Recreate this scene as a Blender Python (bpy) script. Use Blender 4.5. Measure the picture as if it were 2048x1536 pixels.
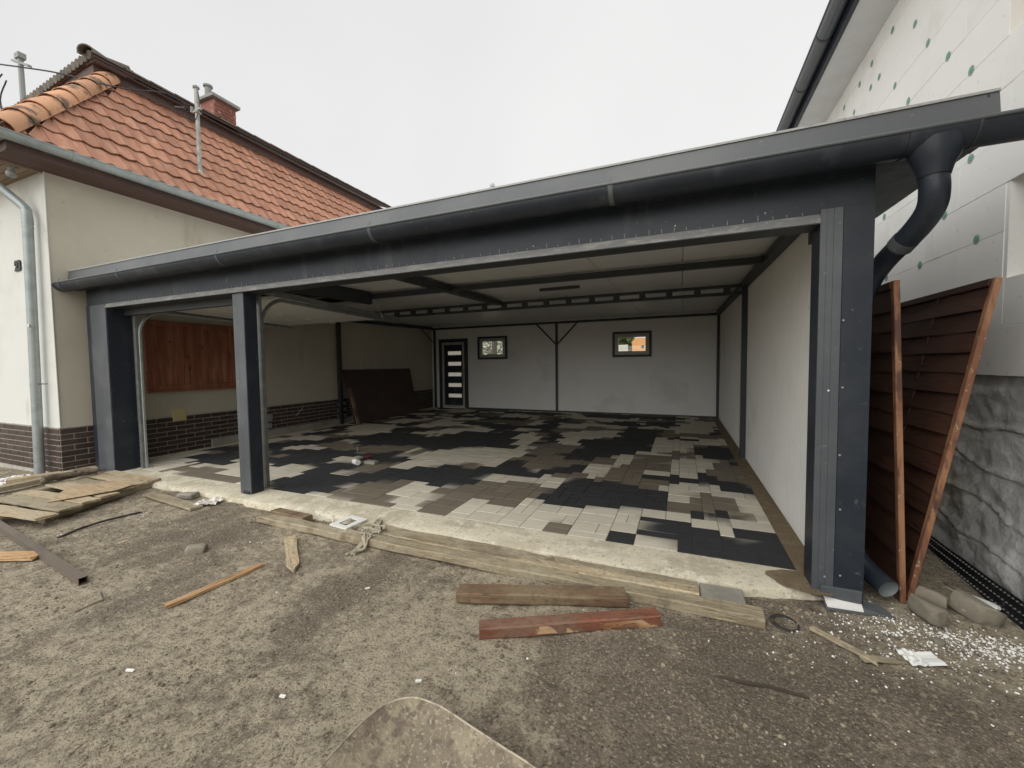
import bpy, bmesh, math, random
import numpy as np
from mathutils import Vector, Matrix, noise as mnoise
for o in list(bpy.data.objects): bpy.data.objects.remove(o, do_unlink=True)
random.seed(7); np.random.seed(7)
scn = bpy.context.scene
COL = scn.collection
R = math.radians

# ------------------------------------------------------------------ camera
cam_d = bpy.data.cameras.new('camera'); cam = bpy.data.objects.new('camera', cam_d); COL.objects.link(cam)
yaw, pit, rol = R(22.646), R(2.790), R(0.647)
fw = Vector((-math.sin(yaw)*math.cos(pit), math.cos(yaw)*math.cos(pit), -math.sin(pit)))
rt = Vector((math.cos(yaw), math.sin(yaw), 0)); dn = fw.cross(rt)
r2 = rt*math.cos(rol)+dn*math.sin(rol); d2 = -rt*math.sin(rol)+dn*math.cos(rol)
m = Matrix.Identity(4)
for i, v in enumerate((r2, -d2, -fw)):
    for j in range(3): m[j][i] = v[j]
m.translation = Vector((0, 0, 1.5))
cam.matrix_world = m
cam_d.sensor_width = 36; cam_d.lens = 36*813.56/2048; cam_d.clip_start = 0.05; cam_d.clip_end = 2000
scn.camera = cam

# ------------------------------------------------------------------ world, sun, exposure
SUN_EL, SUN_AZ = 44, -172      # azimuth measured clockwise from +Y: behind and to the left of the camera
w = bpy.data.worlds.new('World'); scn.world = w; w.use_nodes = True
nt = w.node_tree; nt.nodes.clear()
out = nt.nodes.new('ShaderNodeOutputWorld'); bg = nt.nodes.new('ShaderNodeBackground')
sky = nt.nodes.new('ShaderNodeTexSky'); sky.sky_type = 'NISHITA'; sky.sun_disc = False
sky.sun_elevation = R(SUN_EL); sky.sun_rotation = R(SUN_AZ); sky.air_density = 1.0; sky.dust_density = 4.0
hs = nt.nodes.new('ShaderNodeHueSaturation'); hs.inputs['Saturation'].default_value = 0.12
mx = nt.nodes.new('ShaderNodeMix'); mx.data_type = 'RGBA'; mx.inputs[0].default_value = 0.88
tc = nt.nodes.new('ShaderNodeTexCoord'); nz = nt.nodes.new('ShaderNodeTexNoise'); nz.inputs['Scale'].default_value = 1.1; nz.inputs['Detail'].default_value = 3
cr = nt.nodes.new('ShaderNodeMix'); cr.data_type = 'RGBA'
cr.inputs[6].default_value = (4.3, 4.36, 4.36, 1); cr.inputs[7].default_value = (6.1, 6.13, 6.0, 1)
nt.links.new(tc.outputs['Generated'], nz.inputs['Vector']); nt.links.new(nz.outputs['Fac'], cr.inputs[0])
nt.links.new(sky.outputs[0], hs.inputs['Color']); nt.links.new(hs.outputs[0], mx.inputs[6]); nt.links.new(cr.outputs[2], mx.inputs[7])
nt.links.new(mx.outputs[2], bg.inputs['Color']); bg.inputs['Strength'].default_value = 0.1
nt.links.new(bg.outputs[0], out.inputs[0])
sl = bpy.data.lights.new('sun', 'SUN'); sl.energy = 1.5; sl.angle = R(95); sl.color = (1, 0.965, 0.9)
sun = bpy.data.objects.new('sun', sl); COL.objects.link(sun)
az = R(SUN_AZ); sd = Vector((math.sin(az)*math.cos(R(SUN_EL)), math.cos(az)*math.cos(R(SUN_EL)), math.sin(R(SUN_EL))))
sun.rotation_euler = sd.to_track_quat('Z', 'Y').to_euler(); sun.location = (0, -5, 12)
vs = scn.view_settings; vs.view_transform = 'Standard'; vs.look = 'None'; vs.exposure = 0.76; vs.gamma = 1; vs.use_curve_mapping = False
scn.cycles.max_bounces = 8; scn.cycles.diffuse_bounces = 5; scn.cycles.use_denoising = True

# ------------------------------------------------------------------ materials
def new_mat(name):
    mt = bpy.data.materials.new(name); mt.use_nodes = True; mt.node_tree.nodes.clear(); return mt, mt.node_tree
def mat(name, col, rough=.6, metal=0., layers=(), bump=(), space='OBJ', var=0., island=0., spec=.5, rough2=None, attr=None, back=None):
    """col base; layers: (scale, detail, lo, hi, colour[, stretch]); bump: (scale, detail, metres[, stretch])"""
    mt, t = new_mat(name); N, L = t.nodes, t.links
    o = N.new('ShaderNodeOutputMaterial'); b = N.new('ShaderNodeBsdfPrincipled'); L.new(b.outputs[0], o.inputs[0])
    b.inputs['Roughness'].default_value = rough; b.inputs['Metallic'].default_value = metal; b.inputs['Specular IOR Level'].default_value = spec
    if space == 'OBJ':
        c = N.new('ShaderNodeTexCoord').outputs['Object']
        oi = N.new('ShaderNodeObjectInfo'); ml = N.new('ShaderNodeMath'); ml.operation = 'MULTIPLY'; ml.inputs[1].default_value = 37.
        L.new(oi.outputs['Random'], ml.inputs[0]); va = N.new('ShaderNodeVectorMath'); va.operation = 'ADD'
        L.new(c, va.inputs[0]); L.new(ml.outputs[0], va.inputs[1]); c = va.outputs[0]
    else:
        c = N.new('ShaderNodeNewGeometry').outputs['Position']
    def nz(scale, detail, st=None, rg=.6):
        n = N.new('ShaderNodeTexNoise'); n.inputs['Scale'].default_value = scale; n.inputs['Detail'].default_value = detail; n.inputs['Roughness'].default_value = rg
        if st:
            mp = N.new('ShaderNodeMapping'); mp.inputs['Scale'].default_value = st[:3]
            if len(st) > 3: mp.inputs['Rotation'].default_value = (0, 0, R(st[3]))
            mp.vector_type = 'TEXTURE' if False else 'POINT'
            L.new(c, mp.inputs['Vector']); L.new(mp.outputs[0], n.inputs['Vector'])
        else: L.new(c, n.inputs['Vector'])
        return n.outputs['Fac']
    if attr:
        a = N.new('ShaderNodeAttribute'); a.attribute_name = attr; cur = a.outputs['Color']
    else:
        rgb = N.new('ShaderNodeRGB'); rgb.outputs[0].default_value = (*col, 1); cur = rgb.outputs[0]
    def ramp(f, lo, hi):
        mr = N.new('ShaderNodeMapRange'); mr.interpolation_type = 'SMOOTHSTEP'; mr.inputs['From Min'].default_value = lo; mr.inputs['From Max'].default_value = hi
        L.new(f, mr.inputs['Value']); return mr.outputs[0]
    first = None
    for ly in layers:
        f = ramp(nz(ly[0], ly[1], ly[5] if len(ly) > 5 else None), ly[2], ly[3])
        first = first or f
        k = N.new('ShaderNodeMix'); k.data_type = 'RGBA'; L.new(f, k.inputs[0]); L.new(cur, k.inputs[6])
        if len(ly[4]) == 1:      # multiply
            k.blend_type = 'MULTIPLY'; k.inputs[7].default_value = (ly[4][0],)*3+(1,)
        else: k.inputs[7].default_value = (*ly[4], 1)
        cur = k.outputs[2]
    for amount, src in ((var, 'obj'), (island, 'isl')):
        if amount:
            s = N.new('ShaderNodeObjectInfo').outputs['Random'] if src == 'obj' else N.new('ShaderNodeNewGeometry').outputs['Random Per Island']
            mr = N.new('ShaderNodeMapRange'); mr.inputs['To Min'].default_value = 1-amount; mr.inputs['To Max'].default_value = 1+amount; L.new(s, mr.inputs['Value'])
            h = N.new('ShaderNodeHueSaturation'); L.new(mr.outputs[0], h.inputs['Value']); L.new(cur, h.inputs['Color']); cur = h.outputs[0]
    L.new(cur, b.inputs['Base Color'])
    if rough2 is not None and first is not None:
        mr = N.new('ShaderNodeMapRange'); mr.inputs['To Min'].default_value = rough; mr.inputs['To Max'].default_value = rough2
        L.new(first, mr.inputs['Value']); L.new(mr.outputs[0], b.inputs['Roughness'])
    prev = None
    for bp in bump:
        f = nz(bp[0], bp[1], bp[3] if len(bp) > 3 else None, .65)
        k = N.new('ShaderNodeBump'); k.inputs['Strength'].default_value = 1; k.inputs['Distance'].default_value = bp[2]
        L.new(f, k.inputs['Height'])
        if prev: L.new(prev, k.inputs['Normal'])
        prev = k.outputs[0]
    if prev: L.new(prev, b.inputs['Normal'])
    return mt

ANTH = (.021, .027, .037)
M_ = {}
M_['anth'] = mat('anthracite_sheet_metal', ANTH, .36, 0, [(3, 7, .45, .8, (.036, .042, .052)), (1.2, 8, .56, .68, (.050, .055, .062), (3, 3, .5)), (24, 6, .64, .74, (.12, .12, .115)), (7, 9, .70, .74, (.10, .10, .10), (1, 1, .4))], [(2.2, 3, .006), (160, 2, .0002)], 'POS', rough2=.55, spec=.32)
M_['anth_lit'] = mat('anthracite_lit', (.070, .079, .090), .40, 0, [(2, 6, .4, .75, (.105, .114, .122)), (30, 4, .62, .8, (.2, .2, .19))], [(1.5, 2, .003)], 'POS', rough2=.6)  # lighter anthracite: sky reflection of front faces painted into the colour, plus dust specks
M_['fascia'] = mat('anthracite_fascia', (.095, .105, .113), .45, 0, [(1.5, 5, .4, .7, (.125, .135, .14)), (25, 4, .66, .8, (.3, .29, .27))], [(1.5, 2, .0015)], 'POS')  # same anthracite paint, lightened: sky brightness of the tilted fascia is in the colour
M_['flange'] = mat('scuffed_lit_anthracite', (.20, .20, .20), .38, .1, [(9, 6, .45, .7, (.33, .32, .30), (1, 1, 4)), (60, 3, .6, .75, (.4, .38, .35))], [(6, 3, .004)], 'POS')  # anthracite lip lightened: sky on its upward tilt put into colour, scuffs over it
M_['steel'] = mat('dark_steel_tube', (.028, .032, .036), .5, 0, [(8, 5, .5, .8, (.05, .052, .055))], (), 'POS')
M_['panel'] = mat('white_sandwich_panel', (.72, .715, .695), .42, 0, [(2, 4, .45, .8, (.67, .665, .645)), (.8, 7, .56, .7, (.62, .61, .585)), (30, 5, .66, .74, (.32, .31, .29))], [(1.5, 2, .001)], 'POS')
M_['ceil'] = mat('ceiling_panel', (.66, .655, .635), .42, 0, [(1.2, 4, .45, .8, (.60, .595, .575)), (18, 5, .66, .75, (.3, .29, .27))], [(1.1, 2, .002)], 'POS')
M_['galv'] = mat('galvanised_steel', (.36, .40, .40), .42, .35, [(7, 5, .4, .7, (.28, .32, .32)), (50, 3, .6, .8, (.5, .52, .5))], [(12, 3, .001)], 'POS')
M_['galvdull'] = mat('dull_galvanised_track', (.22, .23, .23), .4, .5, [(9, 4, .4, .7, (.3, .31, .31))], (), 'POS')
M_['plaster'] = mat('beige_plaster', (.50, .470, .39), .9, 0, [(.7, 6, .42, .7, (.45, .42, .345)), (3, 7, .55, .8, (.54, .51, .425)), (1.6, 7, .56, .72, (.41, .375, .30), (1, 1, .35)), (9, 6, .66, .76, (.36, .33, .27))], [(120, 4, .0015), (3, 3, .006)], 'POS')
M_['plasterw'] = mat('white_roughcast', (.68, .69, .665), .92, 0, [(1.2, 6, .45, .75, (.60, .605, .57)), (2.2, 8, .58, .72, (.5, .495, .46), (1, 1, .3))], [(90, 5, .004), (4, 3, .004)], 'POS')
M_['mortar'] = mat('light_mortar', (.46, .44, .40), .95, 0, [(9, 5, .4, .7, (.34, .32, .29))], [(90, 4, .002)], 'POS')
M_['brick'] = mat('dark_clinker', (.058, .038, .032), .45, 0, [(25, 5, .45, .7, (.085, .06, .05)), (140, 3, .6, .75, (.04, .03, .028))], [(60, 4, .0015)], var=.3)
M_['tile'] = mat('clay_roof_tile', (.37, .175, .11), .8, 0, [(5, 5, .45, .7, (.47, .25, .165), (.5, 2, 1)), (1.6, 6, .54, .70, (.31, .145, .09)), (70, 3, .62, .75, (.33, .23, .18)), (9, 6, .60, .72, (.30, .2, .16))], [(70, 4, .0015)], 'POS', var=.16, island=.14)
M_['ridge'] = mat('weathered_hip_tile', (.50, .27, .155), .85, 0, [(3.5, 5, .5, .62, (.12, .085, .06)), (6, 5, .5, .7, (.5, .27, .15))], [(50, 4, .003)], 'POS', var=.25)
M_['tiled'] = mat('old_dark_tile', (.13, .115, .10), .9, 0, [(5, 5, .4, .7, (.19, .17, .14)), (12, 3, .6, .7, (.22, .2, .12))], [(40, 4, .003)], 'POS', var=.2)
M_['eave'] = mat('brown_painted_board', (.075, .042, .035), .6, 0, [(6, 6, .45, .75, (.11, .065, .055), (1, .12, 1)), (60, 3, .66, .8, (.28, .2, .17), (1, .2, 1))], [(30, 4, .001, (1, .05, 1))], 'POS', var=.12)
M_['eave2'] = mat('old_soffit_wood', (.26, .19, .13), .7, 0, [(8, 6, .4, .7, (.17, .12, .08), (.1, 1, 1))], [(30, 4, .001)], 'POS', var=.2)
M_['white'] = mat('white_plastic', (.78, .78, .75), .4)
M_['eps'] = mat('white_foam_board', (.86, .86, .84), .75, 0, [(1.3, 5, .45, .75, (.72, .715, .68)), (14, 4, .62, .8, (.62, .60, .55))], [(150, 3, .0012), (3, 3, .003)], 'POS', var=.025)
M_['green'] = mat('green_dowel', (.12, .36, .27), .6)
M_['hole'] = mat('foam_hole', (.35, .37, .34), .9)
M_['soffit'] = mat('white_soffit', (.60, .60, .60), .6, 0, [(3, 4, .4, .8, (.54, .54, .54))], (), 'POS')
M_['masonry'] = mat('bare_masonry', (.52, .43, .33), .95, 0, [(5, 6, .4, .7, (.62, .55, .45)), (14, 4, .55, .7, (.4, .28, .2))], [(25, 5, .01)], 'POS')
M_['redstrip'] = mat('red_brick_band', (.42, .16, .12), .9, 0, [(12, 5, .45, .7, (.5, .25, .2))], [(40, 4, .003)], 'POS')
M_['stone'] = mat('grey_moulded_plinth', (.44, .445, .44), .5, 0, [(2.2, 8, .45, .70, (.49, .49, .47)), (12, 8, .54, .74, (.36, .365, .365)), (1.1, 6, .53, .68, (.56, .54, .47)), (60, 5, .60, .72, (.42, .42, .40))], [(14, 7, .014), (60, 5, .004)], 'POS')
M_['memb'] = mat('black_dimpled_membrane', (.014, .014, .015), .32, 0, [(20, 4, .6, .8, (.1, .095, .085))], (), 'POS')
M_['conc'] = mat('fresh_concrete', (.64, .59, .465), .93, 0, [(2.4, 8, .44, .60, (.50, .45, .34)), (7, 8, .5, .66, (.72, .68, .56)), (26, 6, .54, .68, (.40, .35, .265)), (90, 5, .58, .70, (.30, .25, .18))], [(30, 6, .005), (150, 4, .0015)], 'POS')
M_['concg'] = mat('grey_kerb_concrete', (.30, .285, .25), .93, 0, [(4, 6, .42, .7, (.22, .205, .175)), (50, 4, .6, .75, (.4, .38, .33))], [(60, 5, .003)], 'POS')
M_['paver'] = mat('concrete_paver', (.3, .3, .3), .86, 0, [(6, 6, .52, .85, (.72,)), (190, 4, .55, .75, (.82,)), (3, 6, .6, .85, (.9,))], [(240, 3, .0012), (30, 4, .0012)], 'POS', attr='Col', var=.07, island=.05)
M_['soilstrip'] = mat('damp_brown_earth', (.17, .125, .075), .9, 0, [(8, 6, .4, .7, (.23, .18, .11)), (40, 4, .55, .7, (.10, .07, .045))], [(60, 5, .006)], 'POS')
M_['joint'] = mat('dark_joint_sand', (.055, .048, .038), .95, 0, [(20, 4, .4, .7, (.1, .09, .07))], (), 'POS')
M_['shutter'] = mat('red_brown_stained_pine', (.27, .095, .050), .55, 0, [(9, 7, .42, .66, (.38, .17, .10), (1, 1, .09)), (40, 6, .5, .66, (.19, .062, .035), (1, 1, .06)), (5, 3, .64, .72, (.10, .035, .02), (1, 1, .6))], [(40, 4, .001, (1, 1, .05))], 'POS', var=.2)
M_['fence'] = mat('brown_stained_lamella', (.062, .026, .016), .6, 0, [(10, 7, .42, .66, (.072, .032, .019), (1, .08, 1)), (50, 6, .52, .64, (.035, .014, .010), (1, .06, 1)), (30, 4, .62, .75, (.028, .013, .01), (1, .1, 1))], [(50, 4, .0012, (1, .06, 1))], 'POS', var=.22)
M_['fenceframe'] = mat('worn_orange_brown_stile', (.20, .085, .045), .65, 0, [(9, 6, .42, .6, (.33, .17, .09), (1, 1, .25)), (14, 5, .5, .62, (.09, .04, .026), (1, 1, .2)), (40, 4, .62, .7, (.42, .33, .22), (1, 1, .5))], [(60, 4, .002, (1, 1, .08))], 'POS')
def wood(name, c1, c2, c3, bumpd=.002, dirt=None):
    ly = [(9, 8, .40, .62, c2, (.12, 1, 1)), (60, 7, .48, .68, c3, (.05, 1, 1)), (150, 5, .52, .62, tuple(q*.55 for q in c2), (.03, 1, 1))]
    if dirt: ly += [(3.4, 8, .44, .58, dirt), (34, 6, .50, .64, tuple(q*.72 for q in dirt))]
    ly += [(90, 4, .60, .72, (.55,)), (5, 5, .60, .70, (.7,))]
    return mat(name, c1, .82, 0, ly, [(40, 7, bumpd*1.4, (.06, 1, 1)), (110, 4, bumpd*.6)])
M_['w_old'] = wood('weathered_plank_wood', (.34, .285, .195), (.26, .205, .13), (.43, .375, .27), .003, (.34, .295, .205))
M_['w_dirty'] = wood('mud_caked_plank_wood', (.31, .25, .165), (.23, .18, .115), (.40, .34, .235), .004, (.38, .33, .235))
M_['w_pale'] = wood('pale_plank_wood', (.52, .415, .27), (.42, .31, .18), (.62, .52, .36), .002, (.45, .38, .265))
M_['w_fresh'] = wood('fresh_split_wood', (.55, .37, .19), (.42, .22, .10), (.62, .48, .30))
M_['w_brown'] = wood('brown_beam_wood', (.175, .105, .06), (.125, .07, .042), (.23, .15, .09), .003, (.22, .165, .10))
M_['w_red'] = wood('red_brown_beam_wood', (.24, .085, .05), (.17, .06, .036), (.30, .14, .07), .003, (.21, .12, .08))
M_['w_ochre'] = mat('bare_ochre_wood', (.34, .17, .07), .8, 0, [(6, 8, .42, .6, (.52, .36, .21), (.25, 1, 1)), (8, 8, .50, .54, (.20, .075, .045), (.5, 1, 1)), (60, 6, .5, .66, (.24, .11, .05), (.08, 1, 1))], [(60, 6, .003, (.1, 1, 1))])
M_['ply'] = wood('plywood_sheet', (.48, .36, .23), (.42, .30, .18), (.52, .42, .28), .001)
M_['blackwood'] = mat('dark_twig', (.05, .04, .03), .9)
M_['sheet'] = mat('rust_brown_sheet', (.055, .034, .030), .6, 0, [(3, 6, .4, .7, (.075, .045, .036))], [(3, 3, .003)], 'POS')
M_['rust'] = mat('brown_square_tube_steel', (.17, .14, .115), .55, .2, [(6, 5, .45, .7, (.12, .095, .08), (.2, 1, 1)), (40, 4, .6, .7, (.25, .22, .18))], [(60, 4, .0006)])
M_['darksteel'] = mat('black_steel', (.03, .03, .032), .45, .3)
M_['tray'] = mat('mud_caked_tray', (.21, .175, .125), .8, 0, [(6, 10, .44, .64, (.31, .265, .185)), (22, 9, .50, .62, (.15, .12, .09)), (70, 5, .54, .64, (.36, .32, .24)), (5, 9, .57, .66, (.15, .115, .09)), (4.3, 9, .585, .63, (.36, .16, .075))], [(22, 7, .012), (90, 5, .003)], 'POS')
M_['rim'] = mat('bare_worn_rim', (.48, .42, .33), .5, .3, [(20, 5, .45, .6, (.25, .2, .15))], [(60, 3, .001)], 'POS')
M_['rock'] = mat('dusty_grey_stone', (.26, .235, .185), .93, 0, [(6, 6, .42, .65, (.20, .18, .14)), (40, 4, .6, .75, (.34, .31, .25))], [(30, 6, .006)], var=.1)
M_['foam'] = mat('foam_crumb', (.86, .86, .84), .8, island=.06)
M_['clod'] = mat('soil_clod', (.25, .212, .150), .95, 0, [(1.2, 5, .42, .62, (.16, .132, .098))], [(200, 3, .001)], 'POS', island=.35)
M_['paper'] = mat('white_paper', (.82, .83, .80), .7)
M_['edge'] = mat('pale_roof_edge', (.36, .365, .355), .5, 0, [(30, 5, .55, .7, (.25, .25, .24))], (), 'POS')
M_['bag'] = mat('crumpled_foil', (.62, .60, .55), .4, .1)
M_['rope'] = mat('dirty_pale_rope', (.42, .385, .30), .9, 0, [(40, 5, .4, .7, (.28, .25, .18))], [(120, 3, .002)])
M_['rag'] = mat('dirty_brown_rag', (.15, .125, .095), .95, 0, [(20, 5, .4, .7, (.23, .2, .15))], [(60, 4, .004)])
M_['rubber'] = mat('black_rubber', (.03, .028, .026), .7, 0, [(30, 4, .5, .7, (.12, .10, .08))], [(60, 3, .001)])
M_['yellow'] = mat('cream_yellow_plastic', (.58, .50, .26), .5)
M_['redh'] = mat('red_rubber_grip', (.42, .03, .02), .5)
M_['black'] = mat('black_plastic', (.02, .02, .02), .5)
M_['insul'] = mat('grey_plastic', (.25, .26, .26), .5)
M_['chimbrick'] = mat('chimney_brick', (.24, .095, .07), .85, 0, [(9, 3, .62, .68, (.5, .42, .36))], [(60, 4, .002)], 'POS', var=.2)
M_['cement'] = mat('grey_cement', (.27, .27, .26), .9, 0, [(6, 5, .4, .7, (.36, .35, .33))], [(40, 4, .003)], 'POS')
M_['pole'] = mat('mast_pipe', (.40, .41, .38), .6, .2, [(14, 5, .42, .66, (.25, .25, .23)), (30, 4, .6, .7, (.55, .55, .5))], [(40, 3, .001)], 'POS')
M_['cable'] = mat('dark_cable', (.03, .03, .033), .6)
M_['orange'] = mat('orange_render', (.72, .36, .16), .9, 0, [(.5, 4, .4, .7, (.62, .31, .14))], (), 'POS')
M_['palewall'] = mat('pale_fence_panel', (.55, .53, .49), .8, var=.12)
M_['winframe'] = mat('white_window_frame', (.40, .39, .37), .4)
M_['leaf'] = mat('hedge_leaf', (.075, .10, .035), .7, island=.5)
M_['leafp'] = mat('pale_leaf', (.46, .46, .38), .7, island=.4)
M_['bark'] = mat('bark', (.09, .075, .06), .95)
M_['clothbag'] = M_['bag']
# glass and translucent panes
g, t = new_mat('window_glass'); N = t.nodes; o_ = N.new('ShaderNodeOutputMaterial'); tr = N.new('ShaderNodeBsdfTransparent'); gl = N.new('ShaderNodeBsdfGlossy'); gl.inputs['Roughness'].default_value = .02
fr = N.new('ShaderNodeFresnel'); fr.inputs[0].default_value = 1.45; ms = N.new('ShaderNodeMixShader'); tr.inputs[0].default_value = (.93, .95, .93, 1)
t.links.new(fr.outputs[0], ms.inputs[0]); t.links.new(tr.outputs[0], ms.inputs[1]); t.links.new(gl.outputs[0], ms.inputs[2]); t.links.new(ms.outputs[0], o_.inputs[0]); M_['glass'] = g
g, t = new_mat('frosted_glass'); N = t.nodes; o_ = N.new('ShaderNodeOutputMaterial'); tr = N.new('ShaderNodeBsdfTranslucent'); df = N.new('ShaderNodeBsdfPrincipled'); df.inputs['Base Color'].default_value = (.7, .7, .66, 1); df.inputs['Roughness'].default_value = .3
ms = N.new('ShaderNodeMixShader'); ms.inputs[0].default_value = .25; tr.inputs[0].default_value = (.95, .93, .88, 1)
t.links.new(tr.outputs[0], ms.inputs[1]); t.links.new(df.outputs[0], ms.inputs[2]); t.links.new(ms.outputs[0], o_.inputs[0]); M_['frost'] = g

# soil material: sandy and dark patches, tyre streaks, fine gravel
mt, t = new_mat('construction_soil'); N, L = t.nodes, t.links
o_ = N.new('ShaderNodeOutputMaterial'); b = N.new('ShaderNodeBsdfPrincipled'); L.new(b.outputs[0], o_.inputs[0]); b.inputs['Roughness'].default_value = .95; b.inputs['Specular IOR Level'].default_value = .2
P = N.new('ShaderNodeNewGeometry').outputs['Position']
def nzz(scale, det, st=(1, 1, 1), rot=0, rg=.6, off=0):
    mp = N.new('ShaderNodeMapping'); mp.inputs['Rotation'].default_value = (0, 0, R(rot)); mp.inputs['Scale'].default_value = st; mp.inputs['Location'].default_value = (off, off*.7, 0)
    L.new(P, mp.inputs[0]); n = N.new('ShaderNodeTexNoise'); n.inputs['Scale'].default_value = scale; n.inputs['Detail'].default_value = det; n.inputs['Roughness'].default_value = rg
    L.new(mp.outputs[0], n.inputs['Vector']); return n.outputs['Fac']
def rmp(f, lo, hi, a=0., z=1.):
    mr = N.new('ShaderNodeMapRange'); mr.interpolation_type = 'SMOOTHSTEP'; mr.inputs[1].default_value = lo; mr.inputs[2].default_value = hi; mr.inputs[3].default_value = a; mr.inputs[4].default_value = z
    L.new(f, mr.inputs[0]); return mr.outputs[0]
def mixc(f, a, c2):
    k = N.new('ShaderNodeMix'); k.data_type = 'RGBA'; L.new(f, k.inputs[0])
    for s, v in ((6, a), (7, c2)):
        if isinstance(v, tuple): k.inputs[s].default_value = (*v, 1)
        else: L.new(v, k.inputs[s])
    return k.outputs[2]
def mth(op, a, c2):
    k = N.new('ShaderNodeMath'); k.operation = op; L.new(a, k.inputs[0])
    if isinstance(c2, float): k.inputs[1].default_value = c2
    else: L.new(c2, k.inputs[1])
    return k.outputs[0]
big = nzz(.75, 5, (1, 1, 1), 0, .55, 3.1); streak = nzz(3.2, 5, (1, .16, 1), 62, .6)
fine = nzz(15, 8, (1, 1, 1), 0, .72); grain = nzz(70, 5, (1, 1, 1), 0, .7); mid = nzz(3.4, 5, (1, 1, 1), 0, .6, 9)
patch = mth('ADD', mth('MULTIPLY', big, .42), mth('MULTIPLY', streak, .28)); patch = mth('ADD', patch, mth('MULTIPLY', mid, .30))
def zone(x, y, r_, amt):      # damp or sandy areas of the yard
    global patch
    d = N.new('ShaderNodeVectorMath'); d.operation = 'DISTANCE'; L.new(P, d.inputs[0]); d.inputs[1].default_value = (x, y, -.08)
    patch = mth('ADD', patch, rmp(d.outputs['Value'], r_, r_*.25, 0, amt))
zone(.35, 2.0, 1.1, -.07); zone(1.2, 1.9, 1.0, -.04); zone(-.2, 1.2, .8, -.06); zone(-1.3, 1.75, .75, .09); zone(-2.6, 1.15, .9, .05); zone(-4.2, 2.7, 1.2, -.07); zone(-3.6, 1.6, 1.2, .02); zone(-.4, 2.85, .9, .05)
c = mixc(rmp(patch, .37, .60), (.185, .153, .120), (.375, .322, .245))
c = mixc(rmp(mth('MULTIPLY', fine, rmp(patch, .38, .56, .78, 1.08)), .47, .62, 0, .9), c, (.48, .42, .31))
c = mixc(rmp(fine, .46, .34, 0, .75), c, (.115, .093, .070))
c = mixc(rmp(grain, .54, .64, 0, .8), c, (.50, .45, .35)); c = mixc(rmp(grain, .46, .36, 0, .85), c, (.085, .07, .052))
L.new(c, b.inputs['Base Color'])
hgt = mth('ADD', mth('MULTIPLY', fine, .9), mth('MULTIPLY', grain, .35))
bu = N.new('ShaderNodeBump'); bu.inputs['Distance'].default_value = .045; bu.inputs['Strength'].default_value = .9; L.new(hgt, bu.inputs['Height']); L.new(bu.outputs[0], b.inputs['Normal'])
M_['soil'] = mt

# ------------------------------------------------------------------ builders
WLOC = {}
def tag(o, label=None, cat=None, group=None, kind=None):
    if label: o['label'] = label
    if cat: o['category'] = cat
    if group: o['group'] = group
    if kind: o['kind'] = kind
    return o
def thing(name, loc, label, cat, group=None):
    o = bpy.data.objects.new(name, None); COL.objects.link(o); o.location = loc; o.empty_display_size = .1
    WLOC[o.name] = Vector(loc); return tag(o, label, cat, group)
def link(name, me, mat_, loc=(0, 0, 0), parent=None, rot=None):
    """mesh object whose world position is loc; parents carry translation only"""
    if mat_ is not None and not me.materials: me.materials.append(M_[mat_] if isinstance(mat_, str) else mat_)
    o = bpy.data.objects.new(name, me); COL.objects.link(o)
    W = Vector(loc); WLOC[o.name] = W
    if parent is not None:
        o.parent = parent; o.location = W-WLOC[parent.name]
    else: o.location = W
    if rot is not None: o.rotation_euler = rot.to_euler() if isinstance(rot, Matrix) else rot
    return o
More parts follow.
